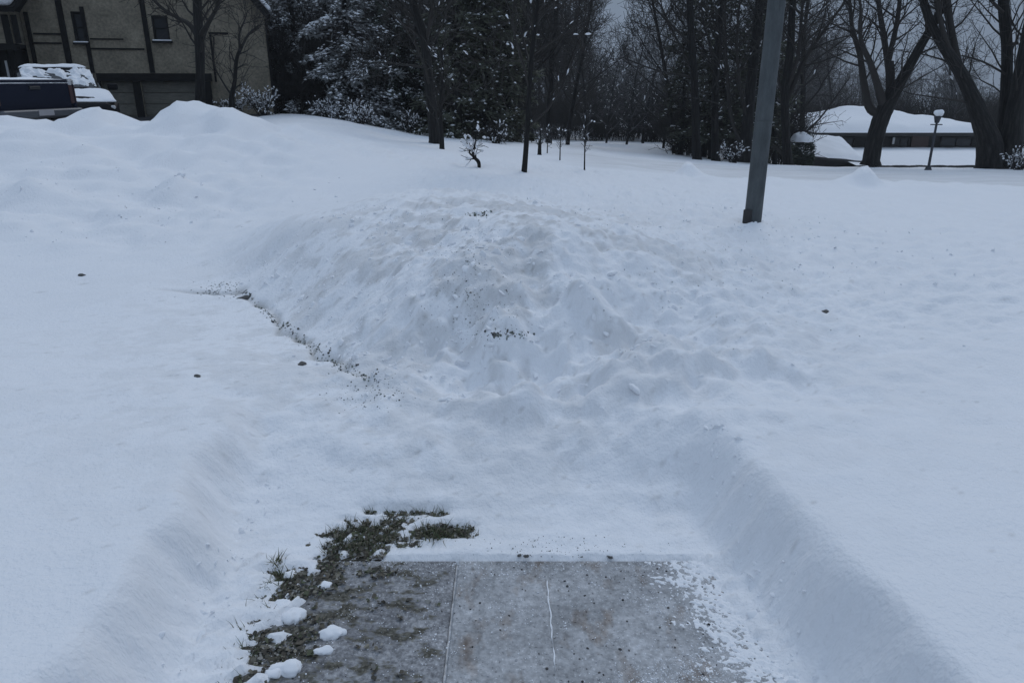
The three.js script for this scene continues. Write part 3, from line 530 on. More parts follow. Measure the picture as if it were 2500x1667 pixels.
// shrubs with snow ---------------------------------------------------------
function shrub(label, px, py, D, s, seed, snow, group) {
  const [x, y, z] = spot(px, py, D), g = thing('shrub', label, 'shrub', group, [x, y - .03, z]), out = newOut(), R = rng(seed);
  const o = { R, minR: .005, max: 3, kids: [0, 6, 4, 0], up: .02, snow: snow * .5, clumps: 1, snowL: .1, snowMin: 0, snowMax: 3, snowR: .014, minL: .15 };
  for (let k = 0; k < 16; k++) { const a = R() * 6.28; grow(o, V((R() - .5) * .2, 0, (R() - .5) * .2), V(Math.cos(a) * .9, .9 + R(), Math.sin(a) * .9), s * (.6 + .6 * R()), .014, 1, out); }
  part('branches', out.limbs.geo(), twigMat, g).userData.kind = 'stuff'; if (out.snow.count) part('snow_on_branches', out.snow.geo(), snowPlain, g).userData.kind = 'stuff'; TRIS += (out.limbs.i.length + out.snow.i.length) / 3;
}
shrub('low snow dusted shrub against the house wall', 560, 280, 22, .5, 601, .8, 'shrubs by the house');
shrub('rounded snow dusted shrub at the foot of the house corner', 640, 275, 22.3, .8, 602, .9, 'shrubs by the house');
shrub('wide snow laden shrub at the foot of the spruces', 880, 310, 21.5, .6, 603, .9, 'shrubs by the spruces');
shrub('low snow capped shrub beside the wide laden one', 800, 298, 22.5, .5, 604, .9, 'shrubs by the spruces');
shrub('dark low shrub under the leaning tree', 1000, 345, 22.5, .6, 605, .5, 'shrubs under the trees');
shrub('dark low shrub under the dense evergreens', 1210, 375, 21, .5, 606, .35, 'shrubs under the trees');
shrub('dark scraggy shrub at the foot of the trunk behind the pole', 1790, 392, 24.5, .6, 607, .4, 'shrubs under the trees');
shrub('snow tufted shrub at the foot of the massive tree', 2490, 408, 20.5, .5, 608, .7, 'shrubs by the bungalow');
shrub('small brush clump on the far field edge', 1655, 372, 34, .8, 609, .3, 'brush on the far field');

{ // cleared dark driveway behind the left snow bank
  const g = new THREE.PlaneGeometry(1, 1, 60, 40).rotateX(-Math.PI / 2), p = g.attributes.position, uv = g.attributes.uv;
  for (let i = 0; i < p.count; i++) { const x = lerp(-20, -7.0, p.getX(i) + .5) + .25 * noise(p.getZ(i) * 9, 2), z = lerp(-13.9, -23.95, .5 - p.getZ(i)); p.setXYZ(i, x, snowHeight(x, z) + .025, z); uv.setXY(i, x, z); }
  g.computeVertexNormals(); struct('driveway', g, mat(.04, .04, .042, .9, { bumpMap: concreteBump, bumpScale: .01 }), 'dark cleared driveway before the garage doors');
}
// ------------------------------------------------------------------ timbered house
const stucco = new THREE.MeshStandardMaterial({ color: new THREE.Color().setRGB(0.39, 0.34, 0.255), roughness: 0.95, map: stuccoTex, bumpMap: stuccoTex, bumpScale: 0.01 });
const timber = new THREE.MeshStandardMaterial({ color: new THREE.Color().setRGB(0.016, 0.014, 0.013), roughness: 0.95, map: barkTex });
const doorPaint = mat(0.26, 0.245, 0.2, 0.7, { map: stuccoTex });
const glassDark = new THREE.MeshPhysicalMaterial({ color: new THREE.Color().setRGB(0.02, 0.022, 0.026), roughness: 0.12, specularIntensity: 0.6 });
{
  const TH = 16.5 * Math.PI / 180, yb = 0.45, C = P(660, 150, 24), ux = Math.cos(TH), uz = -Math.sin(TH), nx = Math.sin(TH), nz = Math.cos(TH);
  const g = thing('timbered_house', 'beige timber framed house with garage doors and dark beams behind the cars', 'house', null, [C.x, yb, C.z], TH);
  // photograph pixel -> place on the front wall
  const onWall = (px, py, out = 0) => { const [a, b] = ray(px, py), D = (C.x * nx + C.z * nz + out) / (a * nx - nz), p = V(a * D, EYE + b * D, -D); return [(p.x - C.x) * ux + (p.z - C.z) * uz, p.y - yb]; };
  const X = (px, py = 100) => onWall(px, py)[0], Y = (py, px = 360) => onWall(px, py)[1];
  const xl = X(70, 150), xr = X(660, 150), hE = Y(42, 655), peakX = (xl + xr) / 2, slope = 1.22, hP = hE + (xr - peakX) * slope;
  const s = new THREE.Shape([[xl, -.4], [xr, -.4], [xr, hE], [peakX, hP], [xl, hE]].map(p => new THREE.Vector2(...p)));
  // openings in the front wall
  const hole = (x0, x1, y0, y1) => s.holes.push(new THREE.Path([[x0, y0], [x1, y0], [x1, y1], [x0, y1]].map(p => new THREE.Vector2(...p))));
  const gd = [[X(250, 220), X(324, 220)], [X(346, 220), X(484, 220)]], gTop = Y(198);
  for (const [a, b] of gd) hole(a, b, -.2, gTop);
  const wins = [[X(176, 60), X(204, 60), Y(104, 190), Y(28, 190)], [X(372, 70), X(411, 70), Y(100, 390), Y(38, 390)]];
  for (const w of wins) hole(...w);
  const wg = new THREE.ExtrudeGeometry(s, { depth: .25, bevelEnabled: false }); wg.translate(0, 0, -.25);
  { const p = wg.attributes.position, uv = wg.attributes.uv; for (let i = 0; i < p.count; i++) uv.setXY(i, p.getX(i) / 2.5, p.getY(i) / 2.5); }
  part('wall', wg, stucco, g);
  part('side_wall', box(.25, hE + .4, 8, xr - .125, (hE - .4) / 2, -4.26), stucco, g); part('side_wall', box(.25, hE + .4, 8, xl + .125, (hE - .4) / 2, -4.26), stucco, g);
  part('rear_wall', new THREE.ShapeGeometry(new THREE.Shape([[xl, -.4], [xr, -.4], [xr, hE], [peakX, hP], [xl, hE]].map(p => new THREE.Vector2(...p)))).translate(0, 0, -8.27), stucco, g);
  part('floor', box(xr - xl - .5, .1, 7.9, peakX, Y(180) + .2, -4.2), timber, g);
  // roof slabs with snow
  for (const sd of [-1, 1]) {
    const L = Math.hypot(xr - peakX, hP - hE) + .1, ang = Math.atan(slope);
    const r = part('roof', box(L, .16, 9.2), timber, g); r.position.set(peakX + sd * Math.cos(ang) * (L / 2 - .02), hP - Math.sin(ang) * (L / 2 - .02) + .1, -4.0); r.rotation.z = -sd * ang;
    const sn = part('snow', rbox(L - .1, .12, 9.0, .05, 0, .145, 0), snowPlain, r);
  }
  // timbers: each its own piece, proud of the render
  const T = (x0, x1, y0, y1, d = .04) => part('timber', box(x1 - x0, y1 - y0, d, (x0 + x1) / 2, (y0 + y1) / 2, d / 2 + .002), timber, g);
  const beamB = Y(198), beamT = Y(179);
  T(X(236, 185), X(516, 185), beamB, beamT, .12);
  T(X(151), X(166), beamT - .6, Y(-60)); T(X(207), X(217), beamT + .01, Y(20)); T(X(354), X(366), beamT + .01, Y(-80)); T(X(326, 220), X(344, 220), -.4, beamB - .005, .1); T(X(498, 220), X(516, 220), -.4, beamB - .005, .12); T(X(518, 150), X(523, 150), Y(200), Y(82), .03); T(X(508, 78), X(556, 78), Y(81), Y(76), .035);
  T(X(655, 150), X(661, 150), -.4, hE - .05, .05); T(X(70, 100), X(80, 100), -.4, hE, .05);
  T(X(81, 108), X(150, 108), Y(110), Y(106), .03); T(X(81, 86), X(150, 86), Y(88), Y(84), .03); T(X(219, 120), X(352, 120), Y(122), Y(118), .03); T(X(219, 96), X(300, 96), Y(98), Y(95), .03);
  T(X(241, 220), X(249, 220), -.4, beamB - .005, .1); T(X(485, 220), X(497, 220), -.4, beamB - .006, .09);
  // windows
  for (const [x0, x1, y0, y1] of wins) {
    const w = new THREE.Group(); w.name = 'window'; w.position.set((x0 + x1) / 2, (y0 + y1) / 2, 0); g.add(w); const W = x1 - x0, H = y1 - y0;
    part('pane', box(W, H, .02, 0, 0, -.12), glassDark, w);
    part('frame', mergeGeometries([box(.05, H, .1, -W / 2 + .025, 0, -.04), box(.05, H, .1, W / 2 - .025, 0, -.04), box(W - .1, .05, .1, 0, H / 2 - .025, -.04), box(W - .1, .05, .1, 0, -H / 2 + .025, -.04), box(W - .1, .03, .06, 0, 0, -.05)]), timber, w);
    part('sill', box(W + .12, .05, .14, 0, -H / 2 - .027, .05), timber, w); part('snow', rbox(W + .08, .035, .1, .012, 0, -H / 2 + .017, .06), snowPlain, w);
  }
  // garage doors made of panels
  for (const [a, b] of gd) {
    const dgrp = new THREE.Group(); dgrp.name = 'garage_door'; g.add(dgrp); const n = 4, hh = (gTop + .2) / n;
    for (let k = 0; k < n; k++) part('panel', rbox(b - a - .01, hh - .012, .05, .008, (a + b) / 2, -.2 + hh * (k + .5), -.12), doorPaint, dgrp);
  }
  // entrance wing at the left, under a lower snow covered eave
  const out = .9, wpos = V(C.x + ux * xl + nx * out, yb, C.z + uz * xl + nz * out);
  const w = thing('entrance_wing', 'low wing with snowy eave and dark recessed porch beside the timbered house', 'house', null, [wpos.x, yb, wpos.z], TH);
  const x2 = (px, py = 100) => onWall(px, py, out)[0] - xl, y2 = py => onWall(30, py, out)[1];
  const lo = y2(106), hi = y2(36), xe = -.02, WL = 6;
  part('wall', box(WL, hi - lo + .3, .2, xe - WL / 2, (hi + lo + .3) / 2, -.1), stucco, w);
  part('side_wall', box(.2, hi - lo + .3, 3.2, xe - .1, (hi + lo + .3) / 2, -1.8), stucco, w); part('rear_wall', box(WL, hi + 1.2, .2, xe - WL / 2, (hi + .6) / 2, -3.5), stucco, w);
  part('corner_timber', box(.16, hi - lo, .05, xe - .1, (hi + lo) / 2, .027), timber, w); part('timber', box(.14, hi - lo, .04, x2(44), (hi + lo) / 2, .022), timber, w);
  part('beam', box(WL + .1, .16, .34, xe - WL / 2, lo - .082, -.1), timber, w);
  part('porch_wall', box(WL, lo + .3, .15, xe - WL / 2, (lo - .5) / 2, -2.2), timber, w); part('porch_side', box(.15, lo + .2, 1.9, xe - .2, (lo - .5) / 2, -1.15), timber, w); part('porch_ceiling', box(WL, .08, 2.0, xe - WL / 2, lo - .04, -1.3), timber, w);
  part('porch_post', box(.16, lo + .3, .16, x2(6, 150), (lo - .62) / 2, -.2), timber, w); part('railing', box(.05, .5, .05, x2(14, 170), y2(172), -.1), mat(.4, .4, .4), w);
  const dr = part('door', rbox(.95, 2.0, .06, .01, x2(40), lo - 1.35, -2.08), mat(.05, .045, .04, .6), w); part('pane', box(.3, .75, .02, x2(41), lo - .75, -2.04), mat(.2, .2, .2, .3), dr);
  part('roof', box(WL + .5, .12, 4.2, 0, 0, -2.1).rotateX(.34).translate(xe - WL / 2, hi + .1, .42), timber, w);
  part('snow', rbox(WL + .46, .34, 4.1, .12, 0, .235, -2.05).rotateX(.34).translate(xe - WL / 2, hi + .1, .42), snowPlain, w);
}

// ------------------------------------------------------------------ vehicles
const tyreM = mat(.02, .02, .02, .9), rimM = mat(.3, .3, .31, .4, { metalness: .7 }), chrome = mat(.1, .105, .115, .45, { metalness: .6 }), lampM = mat(.5, .5, .5, .15), blackP = mat(.015, .015, .016, .5);
function wheel(parent, x, z, side) {
  const g = new THREE.Group(); g.name = 'wheel'; g.position.set(x, .33, z); parent.add(g);
  part('tyre', new THREE.TorusGeometry(.235, .095, 10, 24).rotateY(0), tyreM, g); part('rim', new THREE.CylinderGeometry(.2, .2, .12, 20).rotateX(Math.PI / 2), rimM, g);
}
// lofted shell: sections along x, each [x, halfWidth, yBottom, yTop, topInset]
function shell(secs, n = 5, r = .1) {
  const pos = [], idx = []; const ring = [];
  for (const [x, hw, yb, yt, ins] of secs) {
    const pts = []; const c = [[-hw + .04, yb], [-hw, yb + (yt - yb) * .35], [-hw + ins * .15, yt - Math.min(r, (yt - yb) * .35)], [-hw + ins + r * .3, yt - r * .25], [-hw + ins + r, yt], [0, yt + .015], [hw - ins - r, yt], [hw - ins - r * .3, yt - r * .25], [hw - ins * .15, yt - Math.min(r, (yt - yb) * .35)], [hw, yb + (yt - yb) * .35], [hw - .04, yb]];
    for (const [z, y] of c) pts.push([x, y, z]); ring.push(pts);
  }
  const m = ring[0].length; ring.forEach(rg => rg.forEach(p => pos.push(...p)));
  for (let k = 0; k < ring.length - 1; k++) for (let i = 0; i < m; i++) { const a = k * m + i, b = k * m + (i + 1) % m, c = a + m, d = b + m; idx.push(a, b, c, b, d, c); }
  for (const k of [0, ring.length - 1]) { const c0 = pos.length / 3; const cx = ring[k][0][0]; const ys = ring[k].map(p => p[1]); pos.push(cx, (Math.min(...ys) + Math.max(...ys)) / 2, 0); for (let i = 0; i < m; i++) { const a = k * m + i, b = k * m + (i + 1) % m; k ? idx.push(a, b, c0) : idx.push(b, a, c0); } }
  const g = new THREE.BufferGeometry(); g.setAttribute('position', new THREE.Float32BufferAttribute(pos, 3)); g.setIndex(idx); const ng = g.toNonIndexed(); ng.computeVertexNormals(); return ng;
}
// lumpy snow blanket over a rectangle
function blanket(x0, x1, z0, z1, f, th, seed, n = 26, thin = 0) {
  const pos = [], idx = [], m = n + 1;
  for (let s = 0; s < 2; s++) for (let j = 0; j <= n; j++) for (let i = 0; i <= n; i++) { const u = i / n, v = j / n, x = lerp(x0, x1, u), z = lerp(z0, z1, v), e = Math.max(0, Math.min(1, Math.min(u, 1 - u, v, 1 - v) * 9)), b = f(x, z); pos.push(x, b + (s ? -.02 : th * Math.sqrt(e) * (1 + .35 * fbm(x * 2.6 + seed, z * 2.6, 3)) - thin * (.35 + fbm(x * 3.4 + seed, z * 3.4 + 2, 4, .65))), z); }
  const M = m * m; for (let s = 0; s < 2; s++) for (let j = 0; j < n; j++) for (let i = 0; i < n; i++) { const a = s * M + j * m + i; s ? idx.push(a, a + 1, a + m, a + 1, a + m + 1, a + m) : idx.push(a, a + m, a + 1, a + 1, a + m, a + m + 1); }
  const edge = []; for (let i = 0; i < n; i++) edge.push([i, i + 1]); for (let j = 0; j < n; j++) edge.push([j * m + n, (j + 1) * m + n]); for (let i = n; i > 0; i--) edge.push([n * m + i, n * m + i - 1]); for (let j = n; j > 0; j--) edge.push([j * m, (j - 1) * m]);
  for (const [a, b] of edge) idx.push(a, b, a + M, b, b + M, a + M);
  const g = new THREE.BufferGeometry(); g.setAttribute('position', new THREE.Float32BufferAttribute(pos, 3)); g.setIndex(idx); g.computeVertexNormals(); return g;
}
{ // black car, front turned to the street, plastered with snow
  const [x, y, z] = spot(178, 260, 15.3), yb = .39;
  const paint = new THREE.MeshPhysicalMaterial({ color: new THREE.Color().setRGB(.006, .006, .008), roughness: .6, specularIntensity: .35 });
  const c = thing('parked_car', 'black car nosed towards the street, windscreen and bonnet plastered with snow', 'car', 'cars before the timbered house', [x, yb, z], 0);
  c.rotation.y = -Math.PI / 2 + .62;   // its nose (+x) towards the street
  const f = new THREE.Group(); f.name = 'shell'; // local x: 0 at the nose, minus towards the tail
  part('body', shell([[0, .62, .34, .66, .1], [-.06, .78, .26, .74, .1], [-.3, .87, .22, .86, .08], [-1.2, .9, .2, .98, .06], [-1.6, .9, .2, 1.0, .05], [-3.4, .9, .2, 1.02, .05], [-4.2, .86, .24, 1.0, .08], [-4.5, .8, .3, .9, .12], [-4.56, .7, .36, .8, .12]]), paint, c);
  part('cabin', shell([[-1.25, .74, .96, 1.0, .02], [-1.75, .75, .97, 1.24, .12], [-2.1, .74, .97, 1.42, .16], [-3.2, .74, .97, 1.45, .16], [-3.8, .73, .97, 1.28, .14], [-4.2, .72, .97, 1.02, .04]]), glassDark, c);
  part('roof', shell([[-2.02, .56, 1.36, 1.43, .04], [-2.3, .6, 1.4, 1.47, .04], [-3.1, .6, 1.42, 1.48, .04], [-3.4, .55, 1.36, 1.43, .04]]), paint, c);
  for (const sz of [-1, 1]) { part('headlight', rbox(.1, .15, .34, .04, -.1, .63, sz * .6), lampM, c); part('mirror', rbox(.12, .14, .2, .04, -1.5, 1.05, sz * .98), paint, c); for (const wx of [-.85, -3.6]) wheel(c, wx, sz * .8, sz); }
  part('grille', rbox(.04, .13, .8, .015, .005, .56, 0), blackP, c); part('bumper', rbox(.14, .16, 1.5, .06, .02, .38, 0), blackP, c); part('number_plate', rbox(.012, .11, .34, .004, .1, .4, .02), mat(.32, .31, .32, .6), c);
  part('wiper', box(.03, .02, .6, -1.28, 1.04, -.2), blackP, c); part('wiper', box(.03, .02, .6, -1.28, 1.04, .42), blackP, c);
  const hoodF = (X) => lerp(.98, .78, sstep(-1.2, -.05, X) * sstep(-1.3, -.02, X));
  part('bonnet_snow', blanket(-1.24, -.12, -.8, .8, hoodF, .045, 3, 30, .012), snowPlain, c);
  part('windscreen_snow', blanket(-2.05, -1.34, -.66, .66, X => lerp(1.02, 1.42, (X + 1.34) / -.71) + .005, .03, 8, 44, .085), snowPlain, c);
  part('roof_snow', blanket(-3.3, -2.08, -.6, .6, () => 1.46, .05, 5, 26, .01), snowPlain, c);
}
{ // dark blue pickup, tail to the right, cut by the frame
  const [x, y, z] = spot(92, 250, 13.9), yb = .55;
  const paint = new THREE.MeshPhysicalMaterial({ color: new THREE.Color().setRGB(.008, .011, .024), roughness: .6, specularIntensity: .25 });
  const c = thing('parked_pickup', 'dark blue pickup with snow heaped in its bed beside the black car', 'pickup', 'cars before the timbered house', [x, yb, z], Math.PI - .28);   // nose (+x) to the left
  // local: tail at x=0, nose at +5.2
  part('bed', mergeGeometries([rbox(2.0, .62, .09, .03, 1.0, .74, .82), rbox(2.0, .62, .09, .03, 1.0, .74, -.82), rbox(.09, .62, 1.56, .03, 1.96, .74, 0), rbox(1.9, .08, 1.6, .01, 1.0, .5, 0)]), paint, c);
  const tg = part('tailgate', rbox(.08, .58, 1.52, .03, .06, .75, 0), paint, c); part('handle', rbox(.03, .06, .22, .01, .012, .9, 0), blackP, tg);
  for (const s of [-1, 1]) { part('tail_light', rbox(.06, .34, .13, .02, .03, .78, s * .8), mat(.05, .018, .018, .4), c); part('reflector', rbox(.05, .1, .12, .015, .025, .99, s * .8), lampM, c); part('side_sill', rbox(1.6, .1, .06, .02, 2.9, .42, s * .84), blackP, c); for (const wx of [1.0, 4.3]) wheel(c, wx, s * .78, s); }
  part('bumper', rbox(.16, .16, 1.72, .05, -.06, .46, 0), chrome, c); part('number_plate', rbox(.012, .1, .32, .004, -.145, .48, 0), mat(.32, .31, .32, .6), c);
  part('body', shell([[1.98, .86, .4, 1.06, .04], [2.1, .87, .3, 1.06, .04], [3.9, .87, .3, 1.06, .04], [4.1, .86, .3, 1.04, .06], [5.1, .84, .34, .98, .1], [5.2, .78, .4, .9, .1]]), paint, c);
  part('cabin', shell([[2.05, .76, 1.05, 1.5, .1], [2.2, .76, 1.05, 1.68, .14], [3.4, .76, 1.05, 1.68, .14], [3.75, .76, 1.05, 1.45, .12], [4.1, .76, 1.05, 1.08, .05]]), glassDark, c);
  part('roof', shell([[2.2, .6, 1.62, 1.7, .04], [3.35, .6, 1.62, 1.7, .04]]), paint, c);
  part('bed_snow', blanket(.02, 1.98, -.86, .86, () => 0.99, .07, 13), snowPlain, c); part('roof_snow', blanket(2.2, 3.35, -.6, .6, () => 1.68, .08, 14), snowPlain, c);
}

// ------------------------------------------------------------------ bungalow, yard wall, shed
{
  const D = 40, R = rng(17);
  const roofWall = mat(.05, .047, .043, .9, { map: stuccoTex }), trim = mat(.03, .028, .026, .8);
  const c = P(2205, 350, D), yb = -2.6;
  const g = thing('bungalow', 'low dark bungalow with a thick snow blanket on its hipped roof', 'house', null, [c.x, yb, -D]);
  const X = px => P(px, 320, D).x - c.x, Y = py => P(2200, py, D).y - yb;
  const x0 = X(1985), x1 = X(2440), eave = Y(322), ridge = Y(271), dep = 8;
  part('wall', mergeGeometries([box(x1 - x0 - .5, eave + .6, .2, (x0 + x1) / 2, (eave - .6) / 2, -.1), box(.2, eave + .6, dep - .2, x0 + .35, (eave - .6) / 2, -dep / 2 - .1), box(.2, eave + .6, dep - .2, x1 - .35, (eave - .6) / 2, -dep / 2 - .1), box(x1 - x0 - .5, eave + .6, .2, (x0 + x1) / 2, (eave - .6) / 2, -dep)]), roofWall, g);
  // hipped roof as grid so the snow can sag and lump
  const hip = (lift, over, wob) => { const n = 60, m = 26, pos = [], idx = []; for (let j = 0; j <= m; j++) for (let i = 0; i <= n; i++) { const x = lerp(x0 - over, x1 + over, i / n), z = lerp(.5 + over, -dep - .5 - over, j / m); const run = 4.4; const a = Math.min(x - (x0 - over), (x1 + over) - x) / 3.2, b = Math.min(.5 + over - z, z + dep + .5 + over) / run; const k = Math.max(0, Math.min(1, a, b)); const sag = wob ? .1 * noise(x * .55, z * .4) - .28 * gauss((x - X(2330)) ** 2, 2.1) * k + .12 * gauss((x - X(2190)) ** 2, 1.6) * k : 0; const e = Math.max(0, Math.min(1, Math.min(a, b) * 6)); pos.push(x, eave + k * (ridge - eave - .25) + lift * Math.sqrt(e) + sag * e + (wob ? .06 * fbm(x, z, 3) * e : 0), z); } for (let j = 0; j < m; j++) for (let i = 0; i < n; i++) { const a = j * (n + 1) + i; idx.push(a, a + 1, a + n + 1, a + 1, a + n + 2, a + n + 1); } const q = new THREE.BufferGeometry(); q.setAttribute('position', new THREE.Float32BufferAttribute(pos, 3)); q.setIndex(idx); q.computeVertexNormals(); return q; };
  const rf = part('roof', hip(0, .05, false), trim, g); part('snow', hip(.26, .09, true), snowPlain, rf);
  part('fascia', mergeGeometries([box(x1 - x0 + .1, .16, .08, (x0 + x1) / 2, eave - .085, .56), box(.08, .16, dep + .9, x0 - .04, eave - .085, -dep / 2), box(.08, .16, dep + .9, x1 + .04, eave - .085, -dep / 2)]), trim, g);
  part('soffit', box(x1 - x0 - .1, .04, .56, (x0 + x1) / 2, eave - .1, .25), trim, g);
  for (const [a, b] of [[2020, 2090], [2180, 2225], [2300, 2380]]) { const w = new THREE.Group(); w.name = 'window'; g.add(w); const wa = X(a), wb = X(b), y0 = Y(357), y1 = Y(336); part('frame', mergeGeometries([box(wb - wa, .08, .1, (wa + wb) / 2, y0, .05), box(wb - wa, .08, .1, (wa + wb) / 2, y1, .05), box(.08, y1 - y0, .1, wa + .04, (y0 + y1) / 2, .05), box(.08, y1 - y0, .1, wb - .04, (y0 + y1) / 2, .05), box(.06, y1 - y0, .1, (wa + wb) / 2, (y0 + y1) / 2, .05)]), trim, w); part('pane', box(wb - wa - .1, y1 - y0 - .1, .02, (wa + wb) / 2, (y0 + y1) / 2, .03), glassDark, w); }
  const d = part('door', rbox(.9, 1.9, .08, .02, X(2250), eave - 1.15, .05), mat(.08, .05, .04, .6), g); part('handle', new THREE.SphereGeometry(.035, 10, 8).translate(X(2250) + .35, eave - 1.2, .12), chrome, d);
  part('porch_lamp', rbox(.12, .35, .12, .03, X(2184), Y(343), .08), mat(.6, .6, .6, .4), g);
  part('downpipe', box(.08, eave + .3, .08, x0 + .4, eave / 2 - .2, .1), trim, g);
  // raised yard with a low retaining wall towards the street
  const D2 = 34, yw = P(2200, 412, D2).y;
  const wl = thing('retaining_wall', 'low dark retaining wall along the snowy yard of the bungalow', 'wall', null, [0, yw, -D2]);
  const wx0 = P(2140, 410, D2).x, wx1 = P(2640, 410, D2).x, nb = 26;
  for (let k = 0; k < nb; k++) { const bw = (wx1 - wx0) / nb; part('stone', rbox(bw - .015, .3, .3, .02, wx0 + bw * (k + .5), .0 + .01 * R(), .01 * R()), trim, wl); }
  // yard snow slope behind the wall up to the house
  const yard = new THREE.PlaneGeometry(wx1 - wx0 + 1.5, 1, 60, 20).rotateX(-Math.PI / 2); { const p = yard.attributes.position; const yTop = P(2200, 361, 39.5).y; for (let i = 0; i < p.count; i++) { const v = .5 - p.getZ(i), x = p.getX(i) + (wx0 + wx1) / 2 - .2; p.setXYZ(i, x, lerp(yw + .16, yTop, v) + .02 * Math.sin(v * Math.PI) + .03 * fbm(x * .9, v * 4, 3), lerp(-D2 + .08, -39.9, v)); } yard.computeVertexNormals(); }
  struct('snowy_yard', yard, snowPlain, 'raised snow covered yard before the bungalow');
  // lean-to shed at the left end
  const D3 = 35, s0 = P(1962, 400, D3), s1 = P(2112, 400, D3), ys = P(2000, 408, D3).y;
  const sh = thing('lean_to_shed', 'low dark lean-to with a slanting snow covered roof beside the bungalow', 'shed', null, [s0.x, ys, -D3]);
  const W = s1.x - s0.x, yl = P(1965, 378, D3).y - ys, yr = P(2110, 393, D3).y - ys;
  const ex = (pts, d, z) => new THREE.ExtrudeGeometry(new THREE.Shape(pts.map(p => new THREE.Vector2(...p))), { depth: d, bevelEnabled: false }).translate(0, 0, z);
  part('wall', ex([[.08, -.3], [W - .1, -.3], [W - .1, yr - .02], [.08, yl - .02]], 3.0, -3.1), trim, sh);
  const up = .95;
  const rg = new THREE.BufferGeometry(), p2 = [], i2 = [], n = 16; for (let s = 0; s < 2; s++) for (let j = 0; j <= n; j++) for (let i = 0; i <= n; i++) { const u = i / n, v = j / n; p2.push(lerp(-.05, W, u), lerp(yl, yr, u) + up * v * .92 + (s ? -.02 : .05 * fbm(u * 4, v * 4 + 2, 3) + .08 * Math.sqrt(Math.max(0, Math.min(1, 8 * Math.min(u, 1 - u, v, 1 - v))))), -v * 3.1 + .15); }
  const m = n + 1, MM = m * m; for (let s = 0; s < 2; s++) for (let j = 0; j < n; j++) for (let i = 0; i < n; i++) { const a = s * MM + j * m + i; i2.push(a, a + 1, a + m, a + 1, a + m + 1, a + m); } for (let i = 0; i < n; i++) i2.push(i, i + 1, i + MM, i + 1, i + 1 + MM, i + MM);
  rg.setAttribute('position', new THREE.Float32BufferAttribute(p2, 3)); rg.setIndex(i2); rg.computeVertexNormals();
  part('roof_snow', rg, snowPlain, sh); part('fascia', ex([[-.05, yl - .14], [W, yr - .14], [W, yr - .025], [-.05, yl - .025]], .05, .08), trim, sh);
}
{ // rounded snow capped bush beside the bungalow
  const [x, y, z] = spot(1955, 400, 32), g = thing('clipped_bush', 'dark rounded bush with a curved cap of snow beside the lean-to', 'bush', null, [x, y, z]), R = rng(88);
  const pos = [], nor = []; for (let k = 0; k < 2600; k++) { const a = R() * 6.28, u = R(), h = u * 1.35, rr = .5 * Math.sqrt(Math.max(0, 1 - (u * 1.02 - .3) ** 2 / .55)) * Math.pow(R(), .3), p = V(Math.cos(a) * rr, h, Math.sin(a) * rr), d = V(Math.cos(a) + (R() - .5), R() - .2, Math.sin(a) + (R() - .5)).normalize(), n = V(R() - .5, R(), R() - .5).normalize(), s = V(0, 0, 0).crossVectors(d, n).normalize().multiplyScalar(.03); const e = p.clone().addScaledVector(d, .12); for (const q of [p.clone().add(s), e, p.clone().sub(s)]) { pos.push(q.x, q.y, q.z); nor.push(n.x, n.y, n.z); } }
  const f = new THREE.BufferGeometry(); f.setAttribute('position', new THREE.Float32BufferAttribute(pos, 3)); f.computeVertexNormals(); part('foliage', f, needleMats[0], g).userData.kind = 'stuff';
  const cap = new THREE.SphereGeometry(.5, 24, 12, 0, 6.2832, 0, 1.25); { const p = cap.attributes.position; for (let i = 0; i < p.count; i++) { const w = 1 + .12 * noise(p.getX(i) * 5, p.getZ(i) * 5); p.setXYZ(i, p.getX(i) * w - .06, p.getY(i) * 1.1 * w + .86, p.getZ(i) * w); } cap.computeVertexNormals(); } part('snow_cap', cap, snowPlain, g);
}
{ // yard lamp post by the street
  const [x, y, z] = spot(2264, 430, 19.5), g = thing('lamp_post', 'thin dark yard post with a snow capped lantern before the bungalow', 'lamp post', null, [x, y - .1, z]), dk = mat(.03, .033, .04, .6);
  const H = P(2275, 290, 19.5).y - y;
  part('post', new THREE.CylinderGeometry(.028, .036, H, 10).translate(0, H / 2, 0), dk, g); part('foot', new THREE.CylinderGeometry(.05, .1, .12, 10).translate(0, .14, 0), dk, g);
  part('lantern', new THREE.LatheGeometry([[0, 0], [.05, 0], [.075, .1], [.09, .16], [.02, .2], [0, .2]].map(p => new THREE.Vector2(...p)), 6).translate(0, H, 0), dk, g);
  part('crossbar', box(.3, .025, .025, 0, H - .04, 0), dk, g);
  const sn = new THREE.IcosahedronGeometry(.11, 3); { const p = sn.attributes.position; for (let i = 0; i < p.count; i++) { const w = 1 + .3 * noise(p.getX(i) * 9 + 3, p.getZ(i) * 9 + p.getY(i) * 5); p.setXYZ(i, p.getX(i) * w * 1.15, p.getY(i) * w * .8 + H + .24, p.getZ(i) * w); } sn.computeVertexNormals(); } part('snow_cap', sn, snowPlain, g);
}

